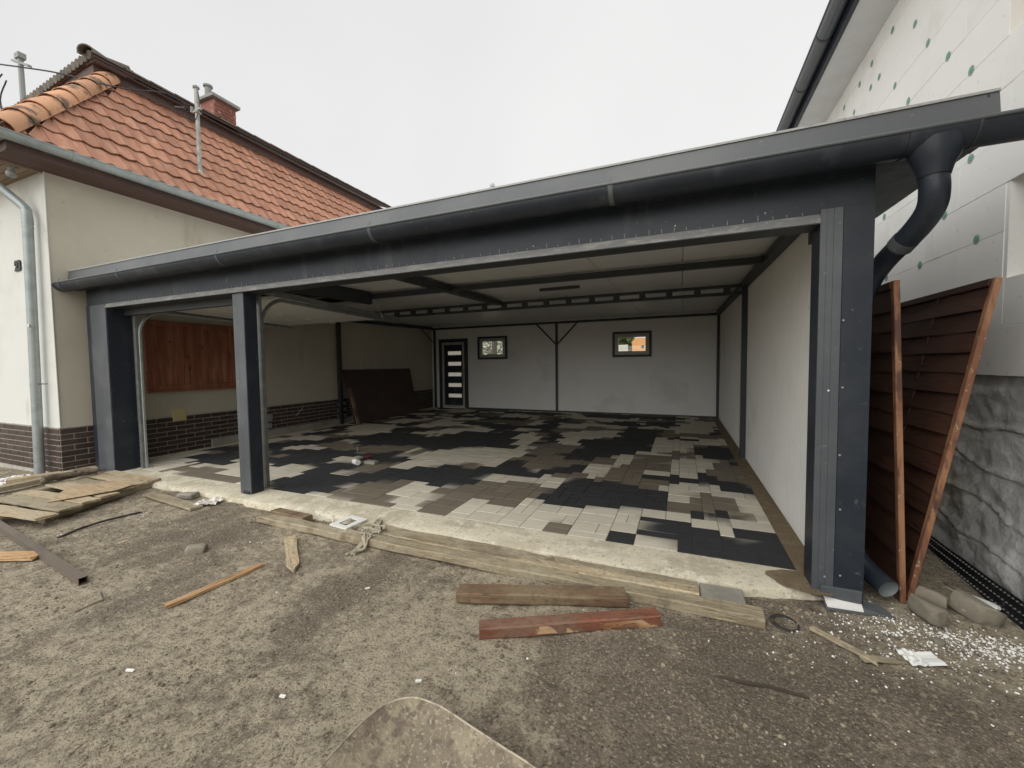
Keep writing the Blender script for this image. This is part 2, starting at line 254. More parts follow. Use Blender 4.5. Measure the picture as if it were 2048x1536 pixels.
class B:
    def __init__(s): s.v = []; s.f = []
    def add(s, vs, fs, T=None):
        n = len(s.v); s.v += [tuple(T @ Vector(v)) if T is not None else tuple(v) for v in vs]; s.f += [tuple(i+n for i in f) for f in fs]; return s
    def box(s, x0, x1, y0, y1, z0, z1, T=None, ch=0.):
        if ch <= 0:
            vs = [(x, y, z) for x in (x0, x1) for y in (y0, y1) for z in (z0, z1)]
            return s.add(vs, [(0, 1, 3, 2), (4, 6, 7, 5), (0, 4, 5, 1), (2, 3, 7, 6), (0, 2, 6, 4), (1, 5, 7, 3)], T)
        bm = bmesh.new(); bmesh.ops.create_cube(bm, size=1)
        for v in bm.verts: v.co = Vector(((x0+x1)/2+v.co.x*(x1-x0), (y0+y1)/2+v.co.y*(y1-y0), (z0+z1)/2+v.co.z*(z1-z0)))
        bmesh.ops.bevel(bm, geom=bm.edges[:], offset=ch, segments=1, affect='EDGES', profile=.5)
        bm.verts.index_update(); r = s.add([v.co[:] for v in bm.verts], [[v.index for v in f.verts] for f in bm.faces], T); bm.free(); return r
    def hexa(s, p): # 8 points: bottom ring 4, top ring 4
        return s.add(p, [(3, 2, 1, 0), (4, 5, 6, 7), (0, 1, 5, 4), (1, 2, 6, 5), (2, 3, 7, 6), (3, 0, 4, 7)])
    def tube(s, pts, r, n=10, caps=True, up=(0, 0, 1)):
        pts = [Vector(p) for p in pts]; rings = []; k = len(pts)
        rr = r if isinstance(r, (list, tuple)) else [r]*k; nrm = None; base = len(s.v)
        for i, p in enumerate(pts):
            d = (pts[min(i+1, k-1)]-pts[max(i-1, 0)]).normalized()
            if nrm is None:
                u = Vector(up); u = Vector((1, 0, 0)) if abs(d.dot(u)) > .95 else u
                nrm = (u-d*u.dot(d)).normalized()
            else: nrm = (nrm-d*nrm.dot(d)).normalized()
            bn = d.cross(nrm)
            for j in range(n):
                a = 2*math.pi*j/n; s.v.append(tuple(p+(nrm*math.cos(a)+bn*math.sin(a))*rr[i]))
        for i in range(k-1):
            for j in range(n):
                a, b2 = base+i*n+j, base+i*n+(j+1) % n; s.f.append((a, b2, b2+n, a+n))
        if caps:
            s.f.append(tuple(base+j for j in range(n))[::-1]); s.f.append(tuple(base+(k-1)*n+j for j in range(n)))
        return s
    def grid(s, fn, nu, nv):
        n = len(s.v)
        for i in range(nu+1):
            for j in range(nv+1): s.v.append(tuple(fn(i/nu, j/nv)))
        for i in range(nu):
            for j in range(nv):
                a = n+i*(nv+1)+j; s.f.append((a, a+nv+1, a+nv+2, a+1))
        return s
    def mesh(s, name, smooth=False, origin=None):
        me = bpy.data.meshes.new(name); V = np.array(s.v, dtype=float)
        c = Vector(((V.min(0)+V.max(0))/2).tolist()) if origin is None else Vector(origin)
        me.from_pydata([tuple(v) for v in (V-np.array(c)).tolist()], [], s.f); me.update()
        bm = bmesh.new(); bm.from_mesh(me); bmesh.ops.recalc_face_normals(bm, faces=bm.faces[:]); bm.to_mesh(me); bm.free()
        if smooth:
            for p in me.polygons: p.use_smooth = True
            try: me.set_sharp_from_angle(angle=R(38))
            except Exception: pass
        return me, c
    def build(s, name, mat_, parent=None, smooth=False):
        me, c = s.mesh(name, smooth); return link(name, me, mat_, c, parent)
def part(name, mat_, parent, *boxes, ch=0., T=None):
    b = B()
    for q in boxes: b.box(*q, T=T, ch=ch)
    return b.build(name, mat_, parent)
def catenary(a, z, sag, n=16):
    a, z = Vector(a), Vector(z); return [a.lerp(z, i/n)-Vector((0, 0, sag*4*(i/n)*(1-i/n))) for i in range(n+1)]
def smoothpath(pts, n=6):
    pts = [Vector(p) for p in pts]; out = []
    for i in range(len(pts)-1):
        p0, p1, p2, p3 = pts[max(i-1, 0)], pts[i], pts[i+1], pts[min(i+2, len(pts)-1)]
        for k in range(n):
            t_ = k/n; out.append(.5*((2*p1)+(-p0+p2)*t_+(2*p0-5*p1+4*p2-p3)*t_*t_+(-p0+3*p1-3*p2+p3)*t_**3))
    return out+[pts[-1]]
def plank(name, a, z, W, T, mat_, parent=None, roll=0., seg=14, jit=.004, point=0., warp=0., broken=(0, 0), taper=0., smooth=False, zoff=0.):
    """irregular timber from a to z (centre line of its underside), width W, thickness T; local X runs along the grain"""
    a, z = Vector(a), Vector(z); Ln = (z-a).length; X = (z-a).normalized(); Y = Vector((0, 0, 1)).cross(X).normalized(); Z = X.cross(Y)
    Rm = Matrix((X, Y, Z)).transposed().to_4x4() @ Matrix.Rotation(roll, 4, 'X')
    c = min(W, T)*.12; prof = [(-W/2+c, 0), (W/2-c, 0), (W/2, c), (W/2, T-c), (W/2-c, T), (0, T), (-W/2+c, T), (-W/2, T-c), (-W/2, c)]
    b = B(); n = len(prof); sd_ = random.random()*100
    for i in range(seg+1):
        u = i/seg; x = -Ln/2+Ln*u
        for k, (py_, pz_) in enumerate(prof):
            q = mnoise.noise_vector(Vector((x*2.3+sd_, py_*9, pz_*9)))*jit*2+mnoise.noise_vector(Vector((x*11+sd_, py_*30, pz_*30+5)))*jit
            e = 0
            if i == 0 and broken[0]: e = -broken[0]*abs(mnoise.noise(Vector((py_*60+sd_, pz_*60, 3))))*2
            if i == seg and broken[1]: e = broken[1]*abs(mnoise.noise(Vector((py_*60+sd_, pz_*60, 8))))*2
            s_ = (1-taper*u)*(max(.12, min(1, (1-u)/point)) if point else 1)
            b.v.append((x+e+q.x*.4, py_*s_+q.y, pz_+q.z+warp*4*u*(1-u)+zoff))
    for i in range(seg):
        for k in range(n):
            p, q2 = i*n+k, i*n+(k+1) % n; b.f.append((p, q2, q2+n, p+n))
    b.f.append(tuple(range(n))[::-1]); b.f.append(tuple(seg*n+k for k in range(n)))
    me, _ = b.mesh(name, smooth, origin=(0, 0, 0))
    return link(name, me, mat_, (a+z)/2, parent, Rm)
def stone(name, loc, size, seed, mat_='rock', parent=None, rot=(0, 0, 0)):
    rr = random.Random(seed); bm = bmesh.new()
    for k in range(26):
        v = [rr.choice((-1, 1))*(.5-.16*rr.random()**1.5) for _ in range(3)]; j = rr.randrange(3); v[j] *= rr.uniform(.2, .9); bm.verts.new([q*s_ for q, s_ in zip(v, size)])
    r_ = bmesh.ops.convex_hull(bm, input=bm.verts[:]); bmesh.ops.delete(bm, geom=[v for v in bm.verts if not v.link_faces], context='VERTS')
    bmesh.ops.bevel(bm, geom=bm.edges[:], offset=min(size)*.035, segments=1, affect='EDGES', profile=.6)
    bmesh.ops.triangulate(bm, faces=bm.faces[:]); bmesh.ops.subdivide_edges(bm, edges=[e for e in bm.edges if e.calc_length() > min(size)*.25], cuts=1)
    for v in bm.verts: v.co += v.normal*0+mnoise.noise_vector(v.co*40+Vector((seed, 0, 0)))*min(size)*.035
    me = bpy.data.meshes.new(name); bm.to_mesh(me); bm.free()
    for p in me.polygons: p.use_smooth = True
    me.set_sharp_from_angle(angle=R(40)); return link(name, me, mat_, loc, parent, rot)
def rock(name, loc, size, seed, mat_='rock', parent=None, rotz=0., sub=3, flat=.0, rough=.22):
    bm = bmesh.new(); bmesh.ops.create_icosphere(bm, subdivisions=sub, radius=.5)
    for v in bm.verts:
        p = v.co.normalized(); q = Vector((max(-.39, min(.39, p.x*.52)), max(-.42, min(.42, p.y*.52)), max(-.33, min(.33, p.z*.48))))
        q *= 1+rough*mnoise.noise(p*1.7+Vector((seed, 0, 0)))+rough*.4*mnoise.noise(p*5+Vector((0, seed, 0)))
        v.co = Vector((q.x*size[0]/.72, q.y*size[1]/.72, q.z*size[2]/.66))
    me = bpy.data.meshes.new(name); bm.to_mesh(me); bm.free()
    for p in me.polygons: p.use_smooth = True
    me.set_sharp_from_angle(angle=R(25))
    return link(name, me, mat_, loc, parent, (0, 0, rotz))
# ------------------------------------------------------------------ ground
def gh(x, y):
    if 3.0 < y < 60 and -60 < x < 1.0 and y > 3.25: return -.16
    z = -.085+.018*mnoise.noise(Vector((x*.6, y*.6, 0)))+.012*mnoise.noise(Vector((x*2.3, y*2.3, 4)))+.008*mnoise.noise(Vector((x*9, y*9, 2)))+.004*mnoise.noise(Vector((x*24, y*24, 7)))
    st = x*math.cos(R(62))+y*math.sin(R(62)); z += .011*mnoise.noise(Vector((st*3.5, (x-y)*.5, 1)))
    if y > 2.2: z += .028*min(1, (y-2.2)/.8)*(1 if x < -4.6 else .35)
    if x > 1.0: z += .02*min(1, (x-1))+.05*max(0, min(1, (y-3.4)/1.5))
    return z
def axis(lo, hi, step, far, n=14):
    a = list(np.arange(lo, hi+1e-6, step)); k = [(far-hi)*((i+1)/n)**3 for i in range(n)]
    return [lo-q for q in k[::-1]]+a+[hi+q for q in k]
gx = axis(-9.6, 3.2, .024, 300); gy = axis(.7, 3.45, .022, 300)
V = []; F = []
for i, x in enumerate(gx):
    for y in gy:
        near = -9.8 < x < 3.4 and .6 < y < 6
        V.append((x, y, gh(x, y) if near else (-.16 if (3.2 < y < 13 and -9.8 < x < 1.1) else -.085)))
ny = len(gy)
for i in range(len(gx)-1):
    for j in range(ny-1):
        a = i*ny+j; F.append((a, a+ny, a+ny+1, a+1))
me = bpy.data.meshes.new('ground'); me.from_pydata(V, [], F); me.update()
for p in me.polygons: p.use_smooth = True
ground = link('ground', me, 'soil'); tag(ground, 'brown construction site soil with sandy patches in front of the carport', kind='structure')

# concrete threshold slab with a ragged outer edge
b = B(); nx_ = 150
xs = [-8.05+i*(0.93+8.05)/nx_ for i in range(nx_+1)]
def slab_front(x): return 3.035+.022*mnoise.noise(Vector((x*1.7, 0, 0)))+.014*mnoise.noise(Vector((x*7, 3, 0)))+.006*mnoise.noise(Vector((x*25, 3, 0)))+(.10*max(0, (-6.5-x))/1.5)+max(0, x-.42)*.38
for x in xs:
    yf = slab_front(x)
    zt = .003*mnoise.noise(Vector((x*2, 9, 0)))-.004
    for (y, z) in ((yf-.012, -.14), (yf-.004, -.04), (yf+.012, zt-.008), (yf+.04, zt), (3.2, zt*.6), (3.415, -.004), (3.415, -.15)): b.v.append((x, y, z))
for i in range(nx_):
    for k in range(6):
        a = i*7+k; b.f.append((a, a+7, a+8, a+1))
o = b.build('concrete_slab', 'conc', smooth=True); tag(o, 'pale concrete threshold strip along the front of the paving', kind='structure')
# stained corner by the right post is a thin wet patch of cement on the slab
def blob(name, cx, cy, rx, ry, z, mat_, kind=None, n=40, seed=0):
    b = B(); b.v.append((cx, cy, z))
    for i in range(n):
        a = 2*math.pi*i/n; r = 1+.25*mnoise.noise(Vector((math.cos(a)*1.3+seed, math.sin(a)*1.3, seed)))+.1*mnoise.noise(Vector((math.cos(a)*5, math.sin(a)*5, seed)))
        b.v.append((cx+rx*r*math.cos(a), min(3.41, cy+ry*r*math.sin(a)), z))
    for i in range(n): b.f.append((0, 1+i, 1+(i+1) % n))
    return b.build(name, mat_)
o = blob('damp_patch', .78, 3.25, .22, .15, .0015, 'soilstrip', seed=4); tag(o, 'damp brown stain on the concrete strip beside the right post', kind='stuff')
o = part('bedding_sand', 'joint', None, (-8.1, .93, 3.415, 12.3, -.15, -.007)); tag(o, kind='structure')
o = part('earth_strip', 'soilstrip', None, (.775, .93, 3.42, 12.1, -.12, -.003)); tag(o, 'brown earth strip along the white right wall', kind='structure')
o = part('concrete_strip', 'conc', None, (-8.25, -8.06, 3.40, 12.25, -.12, .0)); tag(o, 'narrow concrete strip at the foot of the brick plinth', kind='structure')

POLYS=[
('L',[(-5.71,4.15),(-5.31,4.50),(-4.97,4.29),(-4.92,3.82),(-5.06,3.67)]),
('B',[(-5.03,3.65),(-4.82,3.92),(-4.34,4.28),(-3.85,4.41),(-3.83,4.04),(-3.95,3.74),(-4.00,3.46),(-4.73,3.43)]),
('B',[(-6.41,4.67),(-5.97,4.87),(-5.72,5.44),(-5.19,5.41),(-5.11,4.61),(-5.84,4.24)]),
('B',[(-5.27,4.51),(-4.87,4.87),(-4.39,4.69),(-4.47,4.24),(-4.80,4.06)]),
('B',[(-4.00,4.59),(-3.68,4.89),(-3.08,5.31),(-2.54,4.78),(-2.91,4.38),(-3.37,4.21),(-3.86,4.18)]),
('T',[(-3.75,3.55),(-3.64,4.17),(-3.26,4.25),(-3.13,3.79),(-3.27,3.44)]),
('B',[(-4.85,6.35),(-4.61,7.97),(-3.32,7.98),(-2.71,6.80),(-3.51,6.51),(-3.99,5.92)]),
('L',[(-4.12,6.01),(-3.49,6.46),(-2.66,6.53),(-2.77,5.75),(-3.25,5.05),(-3.86,4.83)]),
('B',[(-1.70,6.13),(-1.63,6.63),(-1.49,7.86),(-0.39,8.67),(-0.53,7.29),(-1.19,6.27)]),
('B',[(-7.74,4.06),(-7.42,4.84),(-6.38,4.15),(-6.89,3.86)]),
('B',[(-6.47,6.50),(-5.98,7.50),(-4.58,7.15),(-4.67,6.41),(-5.49,5.81)]),
('T',[(-5.50,5.66),(-5.23,6.56),(-4.54,6.63),(-4.44,5.90),(-4.89,5.46)]),
('B',[(-0.32,3.85),(-0.21,4.07),(0.13,4.11),(0.13,3.89),(0.23,3.87),(0.24,3.44),(-0.09,3.43),(-0.09,3.58),(-0.31,3.58)]),
('B',[(0.25,3.98),(0.46,3.96),(0.47,3.84),(0.57,3.87),(0.60,4.16),(0.79,4.19),(0.81,3.40),(0.24,3.44)]),
('B',[(0.26,4.44),(0.46,4.44),(0.59,4.32),(0.58,4.11),(0.47,4.10),(0.47,4.24),(0.25,4.22)]),
('B',[(-1.24,5.04),(-0.67,5.25),(-0.63,5.06),(-0.46,5.09),(-0.23,5.11),(-0.21,4.91),(-0.44,4.84),(-0.55,4.50),(-0.55,4.22),(-0.76,4.23),(-1.06,4.27)]),
('B',[(-1.46,4.88),(-0.84,5.28),(-0.68,4.26),(-0.99,4.12),(-1.21,4.12),(-1.44,4.22)]),
('B',[(-0.43,5.74),(-0.10,5.81),(-0.10,5.72),(0.12,5.77),(0.13,5.92),(0.37,5.98),(0.46,5.72),(0.35,5.47),(0.12,5.39),(0.12,5.71),(-0.09,5.41),(-0.43,5.39)]),
('B',[(0.49,5.63),(0.80,5.64),(0.80,5.20),(0.56,5.24),(0.57,5.41),(0.45,5.41)]),
('B',[(-0.61,3.63),(-0.44,3.64),(-0.43,3.47),(-0.60,3.45)]),
('T',[(0.02,4.89),(0.22,5.09),(0.56,5.01),(0.57,4.60),(0.47,4.52),(0.45,4.52),(0.09,4.48),(0.08,4.74)]),
('T',[(-0.83,6.00),(-0.11,6.33),(-0.43,5.74),(-0.43,5.31),(-0.24,5.36),(-0.23,5.13),(-0.64,5.08),(-0.97,5.37)]),
('T',[(0.48,6.34),(0.79,6.45),(0.78,5.66),(0.49,5.63),(0.36,5.92)]),
('T',[(0.48,4.56),(0.68,4.54),(0.68,4.35),(0.49,4.34)]),
('T',[(-3.89,4.09),(-3.80,4.25),(-3.45,4.19),(-3.33,3.91),(-3.06,3.86),(-3.01,3.74),(-2.95,3.46),(-3.25,3.47),(-3.32,3.49)]),
('T',[(-2.70,4.04),(-2.36,4.38),(-2.22,4.62),(-1.79,4.62),(-1.52,4.86),(-1.44,4.24),(-1.51,4.12),(-1.79,4.10),(-1.74,3.94),(-1.88,3.90),(-2.16,4.01),(-2.21,3.50),(-2.61,3.51),(-2.57,3.72)]),
('T',[(-3.44,5.24),(-3.16,5.77),(-2.94,5.94),(-2.76,5.25),(-2.81,4.87),(-3.20,5.09)]),
('T',[(-1.16,3.70),(-0.89,3.75),(-0.88,3.44),(-1.10,3.44)]),
('T',[(-2.61,7.15),(-2.09,7.33),(-1.84,7.06),(-1.86,5.98),(-1.66,5.96),(-1.67,5.57),(-1.78,5.46),(-2.04,5.44),(-2.24,5.59),(-2.02,6.09),(-2.32,6.36)]),
('T',[(-4.20,6.11),(-3.58,6.45),(-3.47,6.15),(-3.81,5.54),(-4.34,5.54)]),
('B',[(-3.72,4.34),(-3.75,4.89),(-3.09,4.98),(-2.69,5.13),(-2.52,5.82),(-2.28,5.91),(-2.03,5.44),(-1.69,5.09),(-2.08,5.01),(-2.37,5.00),(-2.48,4.61),(-2.55,4.42),(-3.09,4.33)]),
('B',[(-5.72,6.06),(-4.41,5.93),(-4.36,5.43),(-4.34,5.08),(-4.69,4.95)]),
('B',[(-3.86,5.61),(-3.70,5.97),(-3.14,6.17),(-2.29,6.37),(-2.22,6.20),(-3.02,6.11),(-3.24,5.74),(-3.54,5.63),(-3.76,5.47)]),
('B',[(-1.89,6.62),(-1.17,7.30),(-1.04,6.53),(-1.81,6.35)]),
('B',[(-1.78,5.46),(-1.44,5.96),(-1.13,6.08),(-1.21,5.60),(-1.60,5.35)]),
('B',[(-5.29,3.84),(-4.93,3.75),(-4.95,3.96),(-4.82,4.13),(-5.11,4.15),(-5.06,4.36),(-5.35,4.32),(-5.88,4.27),(-6.17,4.87),(-5.53,5.10),(-5.37,5.52),(-5.09,5.35),(-5.22,4.81),(-5.03,4.51),(-4.66,4.44),(-4.32,3.97),(-4.35,3.66),(-4.25,3.46),(-4.73,3.42)]),
('B',[(-7.63,4.01),(-7.55,4.95),(-6.83,4.47),(-7.03,4.15),(-7.30,4.05)]),
('B',[(-7.05,5.13),(-6.39,5.16),(-6.26,4.84),(-6.30,4.57)]),
('B',[(-7.79,6.60),(-7.66,7.28),(-7.13,6.83),(-7.47,6.42)]),
('B',[(-6.91,5.95),(-6.66,6.56),(-6.33,6.28),(-6.46,5.76)]),
('T',[(-7.01,3.51),(-7.01,3.78),(-6.64,3.92),(-6.12,3.78),(-5.56,3.62),(-5.35,3.49),(-5.56,3.46),(-6.44,3.53)]),
('T',[(-3.89,3.47),(-3.88,3.69),(-3.73,3.70),(-3.79,4.06),(-3.70,4.26),(-3.01,3.45),(-3.25,3.47)]),
('T',[(-5.74,5.30),(-6.02,5.92),(-5.56,6.43),(-5.12,5.91),(-5.37,5.52),(-5.46,5.22)]),
('T',[(-4.71,4.49),(-4.66,4.78),(-4.18,4.82),(-4.18,4.49)]),
('L',[(-5.15,6.28),(-5.21,7.03),(-4.26,6.83),(-3.71,6.24),(-4.33,5.97),(-4.74,6.09)]),
('L',[(-4.89,7.14),(-4.71,8.47),(-4.25,8.11),(-4.12,7.40)]),
('L',[(-2.78,6.42),(-3.10,7.75),(-2.80,8.14),(-2.29,6.55)]),
('L',[(-2.45,7.84),(-1.94,8.29),(-1.68,7.17),(-2.04,7.37)]),
('L',[(-7.58,7.70),(-7.56,8.31),(-6.69,8.39),(-5.99,7.20),(-6.70,6.81)]),
('L',[(-1.09,5.90),(-0.99,6.99),(-0.47,7.89),(-0.11,8.50),(0.11,8.45),(0.13,7.48),(-0.32,7.14),(-0.65,6.84),(-0.79,6.01)]),
('L',[(-0.19,6.37),(0.02,6.83),(0.35,6.95),(0.53,6.86),(0.44,6.01),(-0.09,5.88)]),
('L',[(0.11,8.45),(0.74,8.67),(0.78,8.06),(0.18,8.12)]),
('L',[(-1.79,8.75),(-1.20,9.11),(-1.13,8.27),(-1.59,8.11)]),
('L',[(-0.28,10.09),(0.16,10.60),(0.75,9.77),(0.46,9.37),(-0.14,9.09)]),
('B',[(-1.28,9.75),(-0.38,9.54),(-0.41,8.15),(-0.93,6.83),(-1.85,6.41),(-1.69,7.14),(-1.08,7.91)]),
('B',[(0.38,7.98),(0.79,8.02),(0.77,6.87),(0.35,6.95)]),
('T',[(-0.63,6.68),(0.02,6.83),(-0.19,6.37),(-0.42,5.70),(-0.79,5.56),(-0.79,6.01)]),
('T',[(-0.35,7.12),(0.23,7.43),(0.36,7.20),(-0.01,6.86)]),
]
def inpoly(x, y, P):
    c = False; j = len(P)-1
    for i in range(len(P)):
        if (P[i][1] > y) != (P[j][1] > y) and x < (P[j][0]-P[i][0])*(y-P[i][1])/(P[j][1]-P[i][1])+P[i][0]: c = not c
        j = i
    return c
PC = {'B': (.026, .027, .030), 'T': (.175, .147, .112), 'L': (.60, .56, .465)}
def pclass(x, y):
    for c, P in POLYS:
        if inpoly(x, y, P): return c
    n1 = mnoise.noise(Vector((x*1.15+4, y*1.5, 1)))+.35*mnoise.noise(Vector((x*3, y*3.6, 3))); n2 = mnoise.noise(Vector((x*1.4-7, y*1.6+3, 5)))
    if y < 4.3: return 'L'
    if y < 6.6: return 'L' if n1 < -.10 else ('T' if n2 > 0 else 'B')
    return 'B' if n1 > .09 else ('T' if n2 > .06 else 'L')
X0 = -8.05; U = (.775-X0)/78; NX = 78; Y0 = 3.42; NY = int((12.2-Y0)/U)
occ = np.zeros((NX, NY), bool); pv = []
rs = random.Random(3)
for j in range(NY):
    for i in range(NX):
        if occ[i, j]: continue
        cand = [(2, 2)]*4+[(3, 2)]*4+[(1, 2)]*2+[(2, 1)]+[(3, 1)]
        if j == 0: cand = [(2, 2), (3, 2), (3, 1), (2, 1), (1, 2), (2, 2)]
        rs.shuffle(cand)
        for (a, c_) in cand+[(2, 1), (1, 1)]:
            if i+a <= NX and j+c_ <= NY and not occ[i:i+a, j:j+c_].any():
                occ[i:i+a, j:j+c_] = True; pv.append((i, j, a, c_)); break
def paver_geo(i, j, a, c_):
    g_ = .0022; x0, x1 = X0+i*U+g_, X0+(i+a)*U-g_; y0, y1 = Y0+j*U+g_, Y0+(j+c_)*U-g_
    cx, cy = (x0+x1)/2, (y0+y1)/2; zt = rs.uniform(-.0018, .0018); c = .0028
    vs = []; cols = []
    nxs = 4; top = [(x0+c+(x1-x0-2*c)*p/nxs, y0+c+(y1-y0-2*c)*q/3) for q in range(4) for p in range(nxs+1)]
    cls = pclass(cx, cy); base = np.array(PC[cls]); blend = rs.random() < .24
    for (x, y) in top:
        vs.append((x, y, zt)); col = base
        if blend:
            acc = np.zeros(3)
            for dx, dy in ((0, 0), (.07, 0), (-.07, 0), (0, .07), (0, -.07)): acc += np.array(PC[pclass(x+dx, y+dy)])
            col = base*.35+acc/5*.65
        cols.append(col)
    fs = []
    for q in range(3):
        for p in range(nxs):
            k = q*(nxs+1)+p; fs.append((k, k+1, k+nxs+2, k+nxs+1))
    n = len(vs); ring = [(x0, y0), (x1, y0), (x1, y1), (x0, y1)]; ti = [0, nxs, 3*(nxs+1)+nxs, 3*(nxs+1)]
    for (x, y) in ring: vs.append((x, y, zt-c)); cols.append(base)
    for (x, y) in ring: vs.append((x, y, zt-.05)); cols.append(base)
    for k in range(4):
        k2 = (k+1) % 4; fs.append((ti[k], n+k, n+k2, ti[k2])); fs.append((n+k, n+4+k, n+4+k2, n+k2))
    return (cx, cy), vs, fs, cols
def col_mesh(name, vs, fs, cols, origin):
    me = bpy.data.meshes.new(name); me.from_pydata([(v[0]-origin[0], v[1]-origin[1], v[2]-origin[2]) for v in vs], [], fs)
    ca = me.color_attributes.new('Col', 'FLOAT_COLOR', 'POINT')
    ca.data.foreach_set('color', np.hstack([np.array(cols), np.ones((len(cols), 1))]).astype(np.float32).ravel()); me.update(); return me
cp, sp = math.cos, math.sin
def camsize(x, y, s): # larger = shows bigger
    d = math.hypot(x, y); return s/d**3
pv.sort(key=lambda q: -camsize(X0+(q[0]+q[2]/2)*U, Y0+(q[1]+q[3]/2)*U, q[2]*q[3]))
base_o = bpy.data.objects.get('bedding_sand'); 
paving = thing('paving', (-3.6, 7.8, 0), 'grey, taupe and black concrete block paving inside the carport', None); paving['kind'] = 'structure'
if 'category' in paving: del paving['category']
V, F, C = [], [], []
for k, q in enumerate(pv):
    (cx, cy), vs, fs, cols = paver_geo(*q)
    if k < 300: link('paver', col_mesh('paver', vs, fs, cols, (cx, cy, 0)), 'paver', (cx, cy, 0), paving)
    else:
        n = len(V); V += vs; F += [tuple(i+n for i in f) for f in fs]; C += cols
o = link('far_pavers', col_mesh('far_pavers', V, F, C, (0, 0, 0)), 'paver', (0, 0, 0), paving); o['kind'] = 'stuff'

# ------------------------------------------------------------------ carport
def rb(y): return 2.665+.0208*(y-3.1)        # underside of the roof panels
def rbm(y): return 2.58+.0208*(y-4.16)       # underside of the steel beams
cpt = thing('carport', (-3.6, 7.6, 0), 'anthracite steel carport with two bays, white panel walls and a paved floor', 'carport')
def roofx(x0, x1, name, mat_, y0=3.06, y1=12.45, t0=0., t1=.17):
    b = B(); b.hexa([(x0, y0, rb(y0)+t0), (x1, y0, rb(y0)+t0), (x1, y1, rb(y1)+t0), (x0, y1, rb(y1)+t0), (x0, y0, rb(y0)+t1), (x1, y0, rb(y0)+t1), (x1, y1, rb(y1)+t1), (x0, y1, rb(y1)+t1)])
    return b.build(name, mat_, cpt)
e = [-8.24]+[-8.0+i*1.0 for i in range(1, 9)]+[.92]
for i in range(len(e)-1):
    b = B(); x0, x1 = e[i], e[i+1]; g_ = .004
    ys = [3.06, 12.45]
    p = []
    for (x, z) in ((x0, .02), (x0+g_, .012), (x0+g_*2, 0), (x1-g_*2, 0), (x1-g_, .012), (x1, .02), (x1, .17), (x0, .17)): p.append((x, z))
    for y in ys:
        for (x, z) in p: b.v.append((x, y, rb(y)+z))
    n = len(p)
    for k in range(n): b.f.append((k, (k+1) % n, n+(k+1) % n, n+k))
    b.f.append(tuple(range(n))); b.f.append(tuple(range(n, 2*n)))
    b.build('roof_panel', 'ceil', cpt)
roofx(.925, 1.49, 'roof_panel', 'anth')
part('eave_soffit', 'anth', cpt, (-8.45, 1.49, 3.046, 3.171, 2.655, 2.662))
# fascia, sloping slightly outward, with its folded top and end
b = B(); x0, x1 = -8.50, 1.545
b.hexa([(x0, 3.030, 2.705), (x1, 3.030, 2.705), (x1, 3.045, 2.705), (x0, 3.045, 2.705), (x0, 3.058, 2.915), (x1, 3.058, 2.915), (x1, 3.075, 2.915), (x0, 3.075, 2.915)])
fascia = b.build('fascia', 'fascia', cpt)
part('roof_edge_trim', 'edge', cpt, (x0, x1, 3.050, 3.30, 2.917, 2.931))
part('fascia_end', 'anth_lit', cpt, (x0-.004, x0-.001, 3.03, 3.3, 2.71, 2.925))
b = B(); b.hexa([(1.497, 3.055, 2.67), (1.505, 3.055, 2.67), (1.505, 12.4, 2.86), (1.497, 12.4, 2.86), (1.497, 3.055, 2.91), (1.505, 3.055, 2.91), (1.505, 12.4, 3.1), (1.497, 12.4, 3.1)])
b.build('verge_trim', 'anth', cpt)
# front beam cladding with rolled lower flange
part('front_beam', 'anth', cpt, (-8.09, 1.07, 3.172, 3.34, 2.424, 2.664))
b = B(); x0, x1 = -7.57, .80
b.hexa([(x0, 3.150, 2.366), (x1, 3.150, 2.366), (x1, 3.34, 2.366), (x0, 3.34, 2.366), (x0, 3.170, 2.424), (x1, 3.170, 2.424), (x1, 3.34, 2.424), (x0, 3.34, 2.424)])
b.build('beam_flange', 'flange', cpt)
b = B()
part('beam_underside', 'steel', cpt, (-7.57, .80, 3.152, 3.341, 2.3600, 2.3655))
for i in range(97):     # cut notches of the folded sheet above the flange
    x = -7.5+i*.0855+random.uniform(-.006, .006); h = random.uniform(.008, .036)
    b.box(x, x+.0038, 3.168, 3.1735, 2.430, 2.430+h)
nk = b.build('sheet_notches', 'flange', cpt); nk['kind'] = 'stuff'
def seampost(nm, boxes, mat_='anth', ch=.004): return part(nm, mat_, cpt, *boxes, ch=ch)
# left post
lp = seampost('post', [(-8.09, -7.57, 3.168, 3.46, -.02, 2.42)])
part('post_flashing', 'anth_lit', cpt, (-7.99, -7.575, 3.160, 3.166, -.02, 2.42), ch=.001)
part('post_flashing', 'anth', cpt, (-8.10, -7.995, 3.162, 3.20, -.02, 2.42), ch=.002)
# middle post: folded face with two seams
seampost('post', [(-4.855, -4.675, 3.190, 3.34, -.02, 2.366)])
part('post_flashing', 'anth_lit', cpt, (-4.86, -4.792, 3.178, 3.189, -.01, 2.40), (-4.788, -4.672, 3.176, 3.1885, -.01, 2.40), ch=.0015)
part('post_foot', 'anth', cpt, (-4.80, -4.69, 3.165, 3.176, .0, .035), ch=.002)
